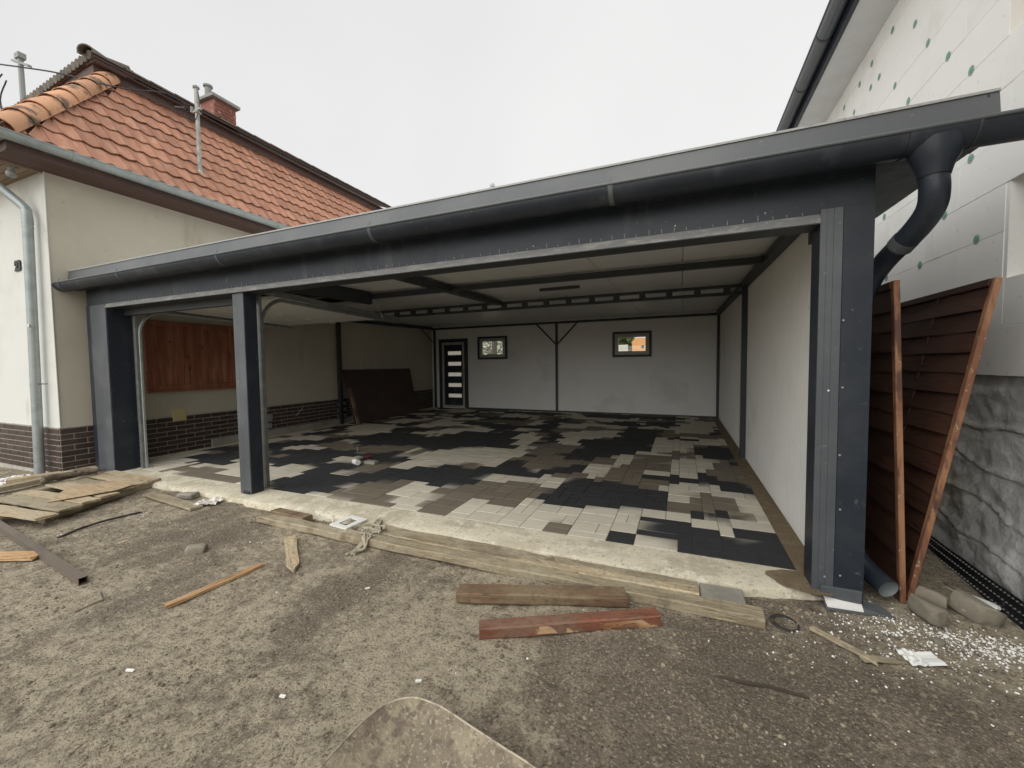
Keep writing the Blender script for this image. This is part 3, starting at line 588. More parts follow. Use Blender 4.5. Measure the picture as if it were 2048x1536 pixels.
# right post
seampost('post', [(.805, 1.068, 3.172, 3.36, -.05, 2.424)])
part('post_flashing', 'anth_lit', cpt, (.800, .8335, 3.1575, 3.171, -.04, 2.45), (.8335, .870, 3.160, 3.171, -.04, 2.45), (.870, .9165, 3.1575, 3.171, -.04, 2.45), ch=.001)
part('post_flashing', 'anth', cpt, (.919, 1.072, 3.159, 3.171, -.04, 2.45), (1.0685, 1.0725, 3.1715, 3.36, -.04, 2.66), ch=.001)
part('post_foot', 'anth_lit', cpt, (.845, 1.06, 3.135, 3.158, -.035, .045), ch=.004)
b = B(); b.hexa([(.855, 3.055, -.066), (1.215, 3.10, -.072), (1.17, 3.21, -.052), (.855, 3.155, -.018), (.855, 3.055, -.062), (1.215, 3.10, -.068), (1.17, 3.21, -.048), (.855, 3.155, -.014)])
b.build('foot_drip_sheet', 'fascia', cpt)
b = B(); b.hexa([(.865, 3.070, -.0560), (1.055, 3.090, -.0600), (1.06, 3.152, -.0380), (.858, 3.152, -.0150), (.865, 3.070, -.0520), (1.055, 3.090, -.0560), (1.06, 3.152, -.0340), (.858, 3.152, -.0110)])
b.build('foot_protective_film', 'white', cpt)
# screws with pale heads
for (x, y, z) in ((.862, 3.152, 1.31), (.93, 3.156, 1.75), (.935, 3.156, 1.33), (.94, 3.156, .55), (.95, 3.156, .12), (.93, 3.156, .9), (-7.60, 3.156, 1.36), (-4.80, 3.172, 1.33), (-1.12, 3.17, 2.455), (-.05, 3.17, 2.47), (.50, 3.17, 2.475), (-2.6, 3.17, 2.45), (.868, 3.152, .10)):
    b = B(); b.tube([(x, y, z), (x, y-.004, z)], [.0068, .0045], 10, up=(0, 0, 1)); b.build('screw', 'white' if z == 1.31 else 'galv', cpt)
# header of the left bay and the hidden tube behind the flange
part('door_header', 'steel', cpt, (-7.57, -4.86, 3.36, 3.42, 2.275, 2.42))
part('header_tube', 'steel', cpt, (-8.09, 1.0, 3.342, 3.40, 2.40, 2.66))
# inner steel frame
def tubeX(x0, x1, y, h, w_=.08, nm='cross_beam'):
    z = rbm(y); return part(nm, 'steel', cpt, (x0, x1, y-w_/2, y+w_/2, z, z+h), ch=.004)
tubeX(-8.2, .86, 5.38, .075)
z7 = rbm(7.27)
tr_ = part('truss_chord', 'steel', cpt, (-8.2, .86, 7.24, 7.30, z7+.015, z7+.06))
part('truss_chord', 'steel', cpt, (-8.2, .86, 7.24, 7.30, z7-.10, z7-.055))
for i in range(21):
    x = -7.9+i*.425; part('truss_spacer', 'steel', cpt, (x, x+.10, 7.245, 7.295, z7-.055, z7+.015))
def tubeY(x0, x1, y0, y1, nm, dz=0, h=.08):
    b = B(); b.hexa([(x0, y0, rbm(y0)+dz), (x1, y0, rbm(y0)+dz), (x1, y1, rbm(y1)+dz), (x0, y1, rbm(y1)+dz), (x0, y0, rbm(y0)+dz+h), (x1, y0, rbm(y0)+dz+h), (x1, y1, rbm(y1)+dz+h), (x0, y1, rbm(y1)+dz+h)])
    return b.build(nm, 'steel', cpt)
tubeY(-3.34, -3.20, 3.40, 7.235, 'rafter', -.005)
tubeY(-4.755, -4.70, 3.40, 5.34, 'deep_beam', -.10, .20)
tubeY(.832, .928, 3.40, 12.0, 'wall_rail', -.003)
tubeY(-8.2, -8.10, 3.40, 12.2, 'wall_rail', -.003)
for (x0, x1, y0, y1) in ((.854, .929, 7.20, 7.28), (.83, .929, 3.37, 3.47), (-8.2, -8.12, 7.95, 8.05)):
    part('inner_post', 'steel', cpt, (x0, x1, y0, y1, -.02, rbm((y0+y1)/2)+.0), ch=.003)
b = B(); b.hexa([(.80, 3.37, 2.30), (.83, 3.37, 2.30), (.83, 3.43, 2.30), (.80, 3.43, 2.30), (.80, 3.37, 2.38), (.90, 3.37, 2.38), (.90, 3.43, 2.38), (.80, 3.43, 2.38)]); b.build('corner_gusset', 'steel', cpt)
# back wall, slightly out of square; local u runs to the right, v into the depth
TB = Matrix.Translation((.92, 12.11, 0)) @ Matrix.Rotation(-.0225, 4, 'Z')
def bw(x): return x-.92
def bpart(nm, m_, *bx, ch=0., par=None):
    return part(nm, m_, par or cpt, *[(bw(q[0]), bw(q[1]), q[2], q[3], q[4], q[5]) for q in bx], ch=ch, T=TB)
top = 2.93
cols_ = [-6.77, -6.37, -5.28, -4.42, -3.58, -2.68, -1.88, -.79, .10, 1.04]
bpart('wall_panel', 'panel', (-8.24, -7.92, .04, .14, -.03, top), ch=.004)
bpart('wall_panel', 'panel', (-7.92, -6.77, .04, .14, 2.40, top), ch=.004)
for i in range(len(cols_)-1):
    x0, x1 = cols_[i], cols_[i+1]
    if i == 1: z0, z1 = 1.67, 2.43
    elif i == 6: z0, z1 = 1.67, 2.405
    else: bpart('wall_panel', 'panel', (x0, x1, .04, .14, -.03, top), ch=.004); continue
    bpart('wall_panel', 'panel', (x0, x1, .04, .14, -.03, z0), ch=.004); bpart('wall_panel', 'panel', (x0, x1, .04, .14, z1, top), ch=.004)
bpart('floor_channel', 'steel', (-6.77, .92, .015, .04, -.02, .035))
bpart('top_rail', 'steel', (-8.2, .92, -.03, .04, 2.735, 2.80))
for x in (-3.62, .86, -8.13): bpart('inner_post', 'steel', (x, x+.065, -.03, .04, -.02, 2.735), ch=.003)
def strut(p, q, r=.022, nm='brace'):
    b = B(); b.tube([p, q], r, 4); return b.build(nm, 'steel', cpt)
for s in (-1, 1): strut(TB @ Vector((bw(-3.587), 0, 2.08)), TB @ Vector((bw(-3.587+s*.66), 0, 2.75)))
strut((-8.10, 12.22, 2.30), (-8.14, 11.55, 2.76))
# windows in the back wall
def bwindow(x0, x1, z0, z1, open_=False):
    f = bpart('window', 'steel', (x0, x1, -.004, .15, z1-.065, z1), (x0, x1, -.004, .15, z0, z0+.065), (x0, x0+.065, -.004, .15, z0+.065, z1-.065), (x1-.065, x1, -.004, .15, z0+.065, z1-.065))
    a0, a1, c0, c1 = x0+.066, x1-.066, z0+.066, z1-.066; w_ = .10
    bpart('sash', 'winframe', (a0, a1, .02, .09, c1-w_, c1), (a0, a1, .02, .09, c0, c0+w_), (a0, a0+w_, .02, .09, c0+w_, c1-w_), (a1-w_, a1, .02, .09, c0+w_, c1-w_), par=f, ch=.004)
    bpart('pane', 'glass', (a0+w_-.005, a1-w_+.005, .05, .056, c0+w_-.005, c1-w_+.005), par=f)
bwindow(-6.37, -5.28, 1.67, 2.43); bwindow(-1.88, -.79, 1.67, 2.405)
# back door
dr = bpart('door', 'steel', (-7.92, -6.77, -.006, .12, 2.28, 2.40), (-7.92, -7.80, -.006, .12, -.02, 2.28), (-6.89, -6.77, -.006, .12, -.02, 2.28))
bpart('door_frame', 'winframe', (-7.80, -6.89, .0, .09, 2.20, 2.278), (-7.80, -7.72, .0, .09, .0, 2.20), (-6.97, -6.892, .0, .09, .0, 2.20), (-7.72, -6.97, .0, .09, .0, .09), par=dr, ch=.004)
zz = [(1.975-.37*i-.0, 1.84-.37*i) for i in range(5)]
bx_ = [(-7.718, -7.575, .03, .07, .092, 2.198), (-7.035, -6.972, .03, .07, .092, 2.198)]; zc = 2.198
for (z1, z0) in zz: bx_.append((-7.575, -7.035, .03, .07, z1, zc)); zc = z0
bx_.append((-7.575, -7.035, .03, .07, .092, zc))
leaf = bpart('door_leaf', 'anth', *bx_, par=dr)
for (z1, z0) in zz: bpart('door_light', 'frost', (-7.575, -7.035, .045, .055, z0, z1), par=dr)
bpart('door_handle', 'galv', (-6.955, -6.93, -.045, -.02, .85, 1.35), (-6.955, -6.93, -.02, .0, .9, .92), (-6.955, -6.93, -.02, .0, 1.28, 1.30), par=dr)
# ribbed white panels on the right wall
def rwall(y0, y1):
    b = B(); n = int((y1-y0)/.0125); prof = []
    for i in range(n+1):
        y = y0+(y1-y0)*i/n; prof.append((.93+(.006 if (i % 4) < 2 else 0)+(.003 if i in (0, n) else 0), y))
    for (x, y) in prof: b.v += [(x, y, -.05), (x, y, rb(y)+.05)]
    for i in range(n): b.f.append((2*i, 2*i+2, 2*i+3, 2*i+1))
    k = len(b.v); b.v += [(1.03, y0, -.05), (1.03, y0, rb(y0)+.05), (1.03, y1, -.05), (1.03, y1, rb(y1)+.05)]
    b.f += [(k, k+2, k+3, k+1), (0, k, k+1, 1), (2*n, k+2, k+3, 2*n+1), (1, k+1, k+3, 2*n+1)]
    return b.build('wall_panel', 'panel', cpt)
ye = [3.375, 4.3, 5.3, 6.3, 7.24, 8.3, 9.3, 10.3, 11.3, 12.20]
for i in range(len(ye)-1): rwall(ye[i], ye[i+1])
# gutter
gy0, gz0, gr = 2.975, 2.715, .098
gut = None
b = B(); x0, x1, n = -8.70, 1.615, 26
outr = [(gy0+gr*math.cos(R(a)), gz0+gr*math.sin(R(a))) for a in np.linspace(180, 360, n)]
innr = [(gy0+(gr-.003)*math.cos(R(a)), gz0+(gr-.003)*math.sin(R(a))) for a in np.linspace(360, 180, n)]
pr = outr+innr; kk = len(pr); XS = np.linspace(x0, x1, 60)
for x in XS:
    dz = .012*mnoise.noise(Vector((x*.5, 3, 1)))*.5
    for (y, z) in pr: b.v.append((x, y, z+dz*0))
for i in range(len(XS)-1):
    for k in range(kk): a, c_ = i*kk+k, i*kk+(k+1) % kk; b.f.append((a, c_, c_+kk, a+kk))
gut = b.build('gutter', 'anth', cpt, smooth=True)
b = B(); b.tube([(x0, gy0-gr-.003, gz0+.004), (x1, gy0-gr-.003, gz0+.004)], .0105, 10); b.build('gutter_bead', 'fascia', gut, smooth=True)  # paler bead: the bright highlight along the gutter rim is put into its colour
for x in (x0, x1-.004):
    b = B(); b.v = [(xx, y, z) for xx in (x, x+.004) for (y, z) in outr]; k = len(outr)
    b.f = [tuple(range(k)), tuple(range(k, 2*k))]+[(i, i+1, k+i+1, k+i) for i in range(k-1)]; b.build('gutter_end', 'anth', gut)
def gband(x, w_, ex, nm, m_='anth', a0=176, a1=364, par=None):
    b = B(); ang = np.linspace(a0, a1, 24); ro, ri = gr+ex, gr+.0006; L_ = []
    for xx in (x-w_/2, x+w_/2):
        for r_ in (ro, ri): L_ += [(xx, gy0+r_*math.cos(R(a)), gz0+r_*math.sin(R(a))) for a in ang]
    b.v = L_; q = len(ang)
    for i in range(q-1): b.f += [(i, i+1, 2*q+i+1, 2*q+i), (q+i, 3*q+i, 3*q+i+1, q+i+1), (i, q+i, q+i+1, i+1), (2*q+i, 2*q+i+1, 3*q+i+1, 3*q+i)]
    return b.build(nm, m_, par or gut, smooth=False)
for x in (-8.08, -6.60, -4.64, -2.55, -.46):
    gband(x, .032, .004, 'gutter_bracket', 'anth_lit', a0=150, a1=300)
gband(1.39, .012, .008, 'gutter_clip', 'steel')
gband(1.26, .29, .005, 'outlet_sleeve', 'anth')
b = B()      # funnel outlet
rings = [(2.69, .135, .098), (2.64, .122, .096), (2.59, .10, .088), (2.545, .078, .076), (2.50, .067, .067)]
for (z, rx, ry) in rings:
    for j in range(24): a = 2*math.pi*j/24; b.v.append((1.255+rx*math.cos(a), gy0+ry*math.sin(a)-.004, z-.01))
for i in range(len(rings)-1):
    for j in range(24): a, c_ = i*24+j, i*24+(j+1) % 24; b.f.append((a, c_, c_+24, a+24))
b.build('gutter_outlet', 'anth', gut, smooth=True)
path = smoothpath([(1.250, gy0, 2.54), (1.262, gy0+.003, 2.42), (1.266, gy0+.04, 2.335), (1.250, gy0+.13, 2.262), (1.218, gy0+.25, 2.19)], 8)
dp = B().tube(path, .064, 28).build('downpipe', 'anth', cpt, smooth=True)
B().tube(smoothpath([(1.225, gy0+.225, 2.205), (1.190, gy0+.345, 2.135), (1.150, gy0+.44, 2.03), (1.115, gy0+.49, 1.88), (1.098, gy0+.50, 1.7), (1.098, gy0+.50, .34)], 8), .060, 28).build('pipe_section', 'anth', dp, smooth=True)
B().tube([(1.2300, gy0+.205, 2.217), (1.217, gy0+.254, 2.187)], .067, 28).build('pipe_collar', 'anth_lit', dp, smooth=True)
# shoe of the downpipe with an open mouth
pth = smoothpath([(1.10, gy0+.50, .36), (1.105, gy0+.49, .23), (1.13, gy0+.455, .14), (1.18, gy0+.375, .08), (1.225, gy0+.262, .045)], 8)
b = B(); b.tube(pth, .064, 28, caps=False); b.tube(pth[:-1]+[pth[-1]], .060, 28, caps=False)
n = len(pth); e1 = (n-1)*28; e2 = n*28+(n-1)*28
for j in range(28): b.f.append((e1+j, e1+(j+1) % 28, e2+(j+1) % 28, e2+j))
sh = b.build('downpipe_shoe', 'anth', dp, smooth=True)
sh.data.materials.append(M_['galv'])
for p_ in sh.data.polygons:
    if min(p_.vertices) >= n*28: p_.material_index = 1
# raised sectional door of the left bay, its tracks and fittings
dl = None
ys_ = [3.78, 4.31, 4.84, 5.37, 5.90]
for i in range(4):
    y0, y1 = ys_[i], ys_[i+1]; z0, z1 = 2.395-.03*(y0-3.78), 2.395-.03*(y1-3.78); b = B(); g_ = .007
    b.hexa([(-7.39, y0+g_, z0), (-4.83, y0+g_, z0), (-4.83, y1-g_, z1), (-7.39, y1-g_, z1), (-7.39, y0+g_, z0+.04), (-4.83, y0+g_, z0+.04), (-4.83, y1-g_, z1+.04), (-7.39, y1-g_, z1+.04)])
    s_ = b.build('door_section', 'ceil', cpt)
    for x in (-7.30, -6.2, -4.95): part('hinge', 'white', s_, (x, x+.07, y1-.035, y1+.03, z1-.014, z1-.002))
def track(x, nm, m_):
    b = B(); pts = [(x, 3.475, -.0), (x, 3.475, 1.0), (x, 3.475, 1.95)]+[(x, 3.475+.33*(1-math.cos(R(a))), 2.0+.36*math.sin(R(a))) for a in range(5, 90, 9)]+[(x, 3.86, 2.352), (x, 5.0, 2.318), (x, 6.06, 2.286)]
    b.tube(pts, .024, 6, up=(0, 1, 0)); return b.build(nm, m_, cpt, smooth=True)
track(-7.43, 'door_track', 'galv'); track(-4.79, 'door_track', 'galvdull')
for x in (-4.775, -7.45):
    b = B(); b.hexa([(x-.012, 3.46, 2.40), (x+.012, 3.46, 2.40), (x+.012, 6.08, 2.30), (x-.012, 6.08, 2.30), (x-.012, 3.46, 2.475), (x+.012, 3.46, 2.475), (x+.012, 6.08, 2.375), (x-.012, 6.08, 2.375)]); b.build('upper_track', 'galvdull', cpt)
    part('track_angle', 'galvdull', cpt, (x-.03, x+.03, 3.425, 3.455, -.02, 2.38))
b = B(); b.tube([(-4.75, 5.62, 2.38), (-4.755, 5.37, 2.60)], .012, 4); b.build('track_hanger', 'galvdull', cpt)
b = B(); b.tube([(-4.75, 5.62, 2.38), (-4.75, 5.64, 2.32)], .016, 4); b.build('track_hanger', 'galvdull', cpt)
b = B(); b.tube([(-7.45, 3.50, 2.44), (-4.93, 3.50, 2.44)], .016, 8); b.build('spring_shaft', 'galvdull', cpt)
# unlit strip lamp under the ceiling
part('strip_lamp', 'steel', cpt, (-2.16, -1.50, 6.38, 6.44, rb(6.4)-.045, rb(6.4)-.002), ch=.006)
# ------------------------------------------------------------------ left house
hl = thing('tiled_roof_house', (-12, 8, 0), 'beige plastered house with orange clay tile roof and dark brick plinth beside the carport', 'house')
HX, HY = -8.25, 2.86
wl = part('wall', 'plaster', hl, (-15.9, HX, HY+.01, 13.2, .60, 4.27))
part('front_wall', 'plasterw', hl, (-15.9, HX+.012, HY, HY+.008, .655, 4.27))
b = B(); 
pl = part('plinth', 'mortar', hl, (-15.9, HX+.004, HY-.004, 13.2, -.15, .648))
part('plinth_ledge', 'mortar', hl, (-15.9, HX+.016, HY-.016, 13.2, .6485, .658))
BL, BH = .292, .0815
sideb, frontb = [], []
for r_ in range(8):
    z0 = .640-BH*(r_+1)+.006; z1 = z0+BH-.012
    off = -BL/2 if r_ % 2 else 0
    y = HY+off-.0
    while y < 12.3:
        a, c_ = max(y, HY), y+BL-.012
        if c_ > a+.02 and not (7.95 < a < 8.02): sideb.append((a, c_, z0, z1))
        y += BL
    x = HX-off
    while x > -15.6:
        a, c_ = min(x, HX), x-BL+.012
        if a > c_+.02: frontb.append((c_, a, z0, z1))
        x -= BL
cache = {}
def brickmesh(l, side):
    k = (round(l, 3), side)
    if k not in cache:
        b = B()
        if side: b.box(-.006, .006, -l/2, l/2, -BH/2+.006, BH/2-.006, ch=.003)
        else: b.box(-l/2, l/2, -.006, .006, -BH/2+.006, BH/2-.006, ch=.003)
        cache[k], _ = b.mesh('brick', origin=(0, 0, 0)); cache[k].materials.append(M_['brick'])
    return cache[k]
allb = [(camsize(HX, (a+c_)/2, 1), 1, a, c_, z0, z1) for (a, c_, z0, z1) in sideb]+[(camsize((a+c_)/2, HY, 1), 0, a, c_, z0, z1) for (a, c_, z0, z1) in frontb]
allb.sort(key=lambda q: -q[0]); rest = B()
for k, (_, side, a, c_, z0, z1) in enumerate(allb):
    loc = (HX+.008, (a+c_)/2, (z0+z1)/2) if side else ((a+c_)/2, HY-.008, (z0+z1)/2)
    if k < 300: link('brick', brickmesh(c_-a, side), None, loc, pl)
    elif side: rest.box(HX+.003, HX+.013, a, c_, z0, z1)
    else: rest.box(a, c_, HY-.013, HY-.003, z0, z1)
o = rest.build('far_bricks', 'brick', pl); o['kind'] = 'stuff'
# wooden double shutter
sh_ = part('wooden_shutter', 'shutter', hl, (HX+.001, HX+.018, 3.905, 5.405, 1.125, 2.30))
for (y0, y1) in ((3.90, 4.65), (4.656, 5.406)):
    f = .085
    part('shutter_frame', 'shutter', sh_, (HX+.02, HX+.052, y0, y0+f, 1.12, 2.305), (HX+.02, HX+.052, y1-f, y1, 1.12, 2.305), (HX+.0205, HX+.0515, y0+f, y1-f, 1.12, 1.12+f), (HX+.0205, HX+.0515, y0+f, y1-f, 2.305-f, 2.305), ch=.004)
    n = 6; st = (y1-y0-2*f)/n
    for i in range(n): part('board', 'shutter', sh_, (HX+.018, HX+.034, y0+f+i*st+.001, y0+f+(i+1)*st-.001, 1.12+f, 2.305-f), ch=.004)
part('drip_rail', 'shutter', sh_, (HX+.02, HX+.075, 3.90, 5.41, 1.085, 1.117), ch=.005)
jb = part('junction_box', 'yellow', hl, (HX+.002, HX+.03, 4.262, 4.472, .562, .768), ch=.004)
part('box_lid', 'yellow', jb, (HX+.031, HX+.037, 4.295, 4.44, .592, .738), ch=.003)
# small conduit box on the bricks behind the middle post
part('socket_box', 'insul', hl, (HX+.016, HX+.05, 6.02, 6.12, .33, .47), (HX+.016, HX+.05, 6.02, 6.10, .18, .28), ch=.003)
B().tube(smoothpath([(HX+.03, 6.9, .54), (HX+.06, 6.82, .48), (HX+.03, 6.74, .40), (HX+.04, 6.7, .36)], 5), .006, 5).build('loose_wire', 'plasterw', hl)
# eaves: soffit, fascia, boards
ex, ez, ey = -7.85, 4.50, 2.39
b = B(); b.hexa([(HX-.02, ey+.06, 4.255), (-7.93, ey+.06, 4.315), (-7.93, 13.5, 4.315), (HX-.02, 13.5, 4.255), (HX-.02, ey+.06, 4.275), (-7.93, ey+.06, 4.335), (-7.93, 13.5, 4.335), (HX-.02, 13.5, 4.275)]); b.build('soffit_board', 'eave', hl)
part('eave_fascia', 'eave', hl, (-7.93, -7.905, ey+.04, 13.52, 4.30, 4.47))
part('eave_fascia', 'eave', hl, (-15.9, -7.93, ey+.04, ey+.065, 4.29, 4.47))
for i in range(4):
    y0 = ey+.068+i*.105; part('soffit_plank', 'eave2', hl, (-11.5, -8.29+.105*0, y0, y0+.10, 4.262+i*.001, 4.28), ch=.004)
part('cover_lath', 'eave2', hl, (-8.285, -8.26, ey+.068, HY-.002, 4.24, 4.262))
# roof: deck, tiles, hip tiles, upper roof
sx, sz = -1.99, 2.37; SL = math.hypot(sx, sz); up_ = Vector((sx/SL, 0, sz/SL)); nn = Vector((sz/SL, 0, -sx/SL)); ee = Vector((0, 1, 0))
ey2 = 13.6
b = B(); t_ = -.05
def rp(s, y, h=0): v = Vector((ex, y, ez))+up_*s+nn*h; return v
TOPS = SL
V8 = []
for h in (t_-.04, t_):
    V8 += [rp(0, ey, h), rp(0, ey2, h), rp(TOPS+.1, ey2-1.99, h), rp(TOPS+.1, ey+1.99, h)]
b.hexa(V8); deck = b.build('roof', 'tile', hl)
b = B()   # front slope under the hip, tiled in courses
u2 = Vector((0, 1.99/SL, sz/SL)); n2 = Vector((0, -sz/SL, 1.99/SL))
for k in range(9):
    s0, s1 = k*.37, (k+1)*.37+.05; xr0 = ex-1.99*s0/SL; xr1 = ex-1.99*s1/SL
    p = lambda x, s, h: Vector((x, ey, ez))+u2*s+n2*h
    b.hexa([p(-15.8, s0, .0), p(xr0, s0, .0), p(xr1, s1, -.04), p(-15.8, s1, -.04), p(-15.8, s0, .025), p(xr0, s0, .025), p(xr1, s1, -.015), p(-15.8, s1, -.015)])
b.build('front_roof_slope', 'tile', hl)
TW, TP = .21, .37
def tilemesh(w_, lo=0., hi=0.):
    """wavy clay tile; local X along the eave, Y up the slope; lo/hi cut its left edge slanting for the hip"""
    b = B(); n = 6; Lt = .43
    def prof(u): return .007*math.cos(2*math.pi*u)+(.006 if u < .12 else 0)
    for (yy, hh) in ((0, .034), (Lt, .002)):
        for th in (0, -.016):
            for i in range(n+1):
                u = i/n; xl = lo+(hi-lo)*yy/Lt; x = xl+(w_-xl)*u; b.v.append((x, yy+(0.012*math.cos(2*math.pi*u) if yy == 0 else 0), hh+prof(u)+th))
    q = n+1
    for i in range(n):
        b.f += [(i, i+1, 2*q+i+1, 2*q+i), (q+i, 3*q+i, 3*q+i+1, q+i+1), (i, q+i, q+i+1, i+1)]
    b.f += [(0, 2*q, 3*q, q), (n, q+n, 3*q+n, 2*q+n)]
    me, _ = b.mesh('roof_tile', origin=(0, 0, 0)); me.materials.append(M_['tile']); return me
# local axes: X -> +Y world, Y -> up slope, Z -> normal
RT = Matrix((ee, up_, nn)).transposed()
tm = tilemesh(TW-.004); tiles = []
for r_ in range(9):
    s0 = r_*TP; ys0 = ey+s0*1.99/SL; ys1 = ey2-s0*1.99/SL
    if s0 > TOPS-.05: break
    y = ey+(.105 if r_ % 2 else 0)*0-.0
    while y < ys1-.1:
        if y+TW > ys0+.05: tiles.append((r_, s0, y, y < ys0+.27))
        y += TW
def tilepos(t): return rp(t[1], t[2]+.1)
tiles.sort(key=lambda t: -1/(tilepos(t)-Vector((0, 0, 1.5))).length_squared)
far = B(); trs = random.Random(5)
for k, t in enumerate(tiles):
    r_, s0, y, cut = t
    me = tm
    ys0 = ey+s0*1.99/SL
    if cut:
        lo = max(0, ys0-y-.03); hi = min(TW-.01, max(0, lo+.43*1.99/SL))
        me = tilemesh(TW-.004, min(lo, TW-.03), max(hi, .0))
    Rj = RT @ Matrix.Rotation(trs.uniform(-.008, .008), 3, 'Z') @ Matrix.Rotation(trs.uniform(-.012, .012), 3, 'X')
    loc = rp(s0, y)+nn*trs.uniform(-.003, .004)
    if k < 300: link('roof_tile', me, None, loc, deck, Rj)
    else: far.add([v.co for v in me.vertices], [p.vertices for p in me.polygons], Matrix.Translation(loc) @ Rj.to_4x4())
o = far.build('far_roof_tiles', 'tile', deck); o['kind'] = 'stuff'
# hip tiles
def halftube(p, q, r0, r1, th, name, m_, par, upv):
    p, q = Vector(p), Vector(q); d = (q-p).normalized(); s_ = d.cross(upv).normalized(); u_ = s_.cross(d)
    b = B(); n = 10
    for (c, r_) in ((p, r0), (q, r1)):
        for rr in (r_, r_-th):
            for i in range(n+1): a = math.pi*(-.02+1.04*i/n); b.v.append(tuple(c+s_*math.cos(a)*rr+u_*math.sin(a)*rr*.9))
    k = n+1
    for i in range(n): b.f += [(i, i+1, 2*k+i+1, 2*k+i), (k+i, 3*k+i, 3*k+i+1, k+i+1), (i, k+i, k+i+1, i+1), (2*k+i, 2*k+i+1, 3*k+i+1, 3*k+i)]
    b.f += [(0, 2*k, 3*k, k), (n, k+n, 3*k+n, 2*k+n)]
    return b.build(name, m_, par, smooth=True)
h0, h1 = Vector((ex-.02, ey-.02, ez-.02)), Vector((ex-1.99, ey+1.99, ez+2.37)); hn = (nn+n2).normalized()
for i in range(8):
    a, c_ = h0.lerp(h1, i/8), h0.lerp(h1, (i+1.1)/8)
    halftube(a+hn*.012, c_-hn*.006, .168, .150, .014, 'hip_tile', 'ridge', deck, hn)
ux, uz, uy = -9.60, 6.97, 4.03
uyb = 12.0
part('upper_fascia', 'eave', hl, (ux-.16, ux-.12, uy+.10, uyb, 6.80, uz+.02))
part('upper_fascia', 'eave', hl, (-15.8, ux-.12, uy+.06, uy+.10, 6.62, uz-.05))
ur = B(); ur.hexa([(ux, uy, uz+.02), (ux, uyb, uz+.10), (-13.2, uyb, uz+1.3), (-13.2, uy+2.2, uz+1.3), (ux, uy, uz+.09), (ux, uyb, uz+.17), (-13.2, uyb, uz+1.37), (-13.2, uy+2.2, uz+1.37)])
ur.build('upper_roof', 'eave', hl)
part('upper_soffit', 'eave', hl, (-15.8, ux-.02, uy+.03, uy+.5, uz-.045, uz-.03), (ux-.4, ux-.02, uy+.5, uyb, uz-.025, uz-.01))
xk = ux
for i in range(44):      # ends of the upper roof tiles along the front eave
    x0 = ux-.02-i*.135; dz = -.30*(i*.135)/4.0
    if x0 < -15: break
    b = B(); b.tube([(x0-.06, uy-.015, uz+.055+dz), (x0-.06, uy+.55, uz+.15+dz)], .075, 8); b.build('upper_tile', 'tiled', hl, smooth=True)
b = B(); b.hexa([(-15.8, uy+.03, uz-.43), (ux-.02, uy+.03, uz-.02), (ux-.02, uy+.6, uz-.02), (-15.8, uy+.6, uz-.43), (-15.8, uy+.03, uz-.36), (ux-.02, uy+.03, uz+.06), (ux-.02, uy+.6, uz+.15), (-15.8, uy+.6, uz-.27)]); b.build('verge_board', 'eave', hl)
halftube((ux-.05, uy-.06, uz+.07), (ux-.9, uy+1.1, uz+.42), .13, .11, .02, 'upper_hip_tile', 'tiled', hl, Vector((.2, -.3, 1)).normalized())
n_ = 19
for i in range(n_):
    y0 = uy+.0+i*(uyb-uy)/n_; y1 = y0+(uyb-uy)/n_+.05; z = uz+.075+.08*(i/n_)
    b = B(); b.hexa([(ux+.03, y0, z), (ux+.03, y1, z-.004), (ux-.5, y1, z+.14), (ux-.5, y0, z+.144), (ux+.03, y0, z+.03), (ux+.03, y1, z+.022), (ux-.5, y1, z+.17), (ux-.5, y0, z+.178)]); b.build('upper_edge_tile', 'tiled', hl)
# house gutter, brackets and downpipe
def hgutter(p, q, r, name, m_, par):
    p, q = Vector(p), Vector(q); d = (q-p).normalized(); s_ = Vector((0, 0, 1)).cross(d).normalized(); b = B(); n = 16; prof = []
    for (rr, seq) in ((r, range(n+1)), (r-.003, range(n, -1, -1))): prof += [(math.cos(math.pi+math.pi*i/n)*rr, math.sin(math.pi+math.pi*i/n)*rr) for i in seq]
    k = len(prof)
    for c in (p, q):
        for (a, z) in prof: b.v.append(tuple(c+s_*a+Vector((0, 0, z))))
    for i in range(k): b.f.append((i, (i+1) % k, k+(i+1) % k, k+i))
    b.f += [tuple(range(k)), tuple(range(k, 2*k))]; return b.build(name, m_, par, smooth=True)
hg = hgutter((-7.835, ey-.10, 4.475), (-7.835, 13.7, 4.475), .085, 'house_gutter', 'galv', hl)
B().tube([(-7.75, ey-.10, 4.48), (-7.75, 13.7, 4.48)], .009, 8).build('gutter_bead', 'galv', hg)
hgutter((-15.8, ey-.02, 4.475), (-7.9, ey-.02, 4.475), .085, 'house_gutter', 'galv', hl)
for y in (3.02, 4.55, 6.1, 7.6, 9.1):
    b = B(); ang = np.linspace(170, 350, 14); 
    for yy in (y-.018, y+.018):
        for r_ in (.090, .0865): b.v += [(-7.835-r_*math.cos(R(a)), yy, 4.475+r_*math.sin(R(a))) for a in ang]
    q = 14
    for i in range(q-1): b.f += [(i, i+1, 2*q+i+1, 2*q+i), (i, q+i, q+i+1, i+1), (2*q+i, 2*q+i+1, 3*q+i+1, 3*q+i)]
    b.build('gutter_bracket', 'galv', hg)
hd = B().tube(smoothpath([(-8.98, ey+.0, 4.40), (-8.95, ey+.02, 4.30), (-8.55, 2.72, 3.82), (-8.47, 2.75, 3.68), (-8.475, 2.755, 3.5)], 6)+[(-8.55, 2.755, 1.6), (-8.62, 2.755, -.06)], .056, 18).build('house_downpipe', 'galv', hl, smooth=True)
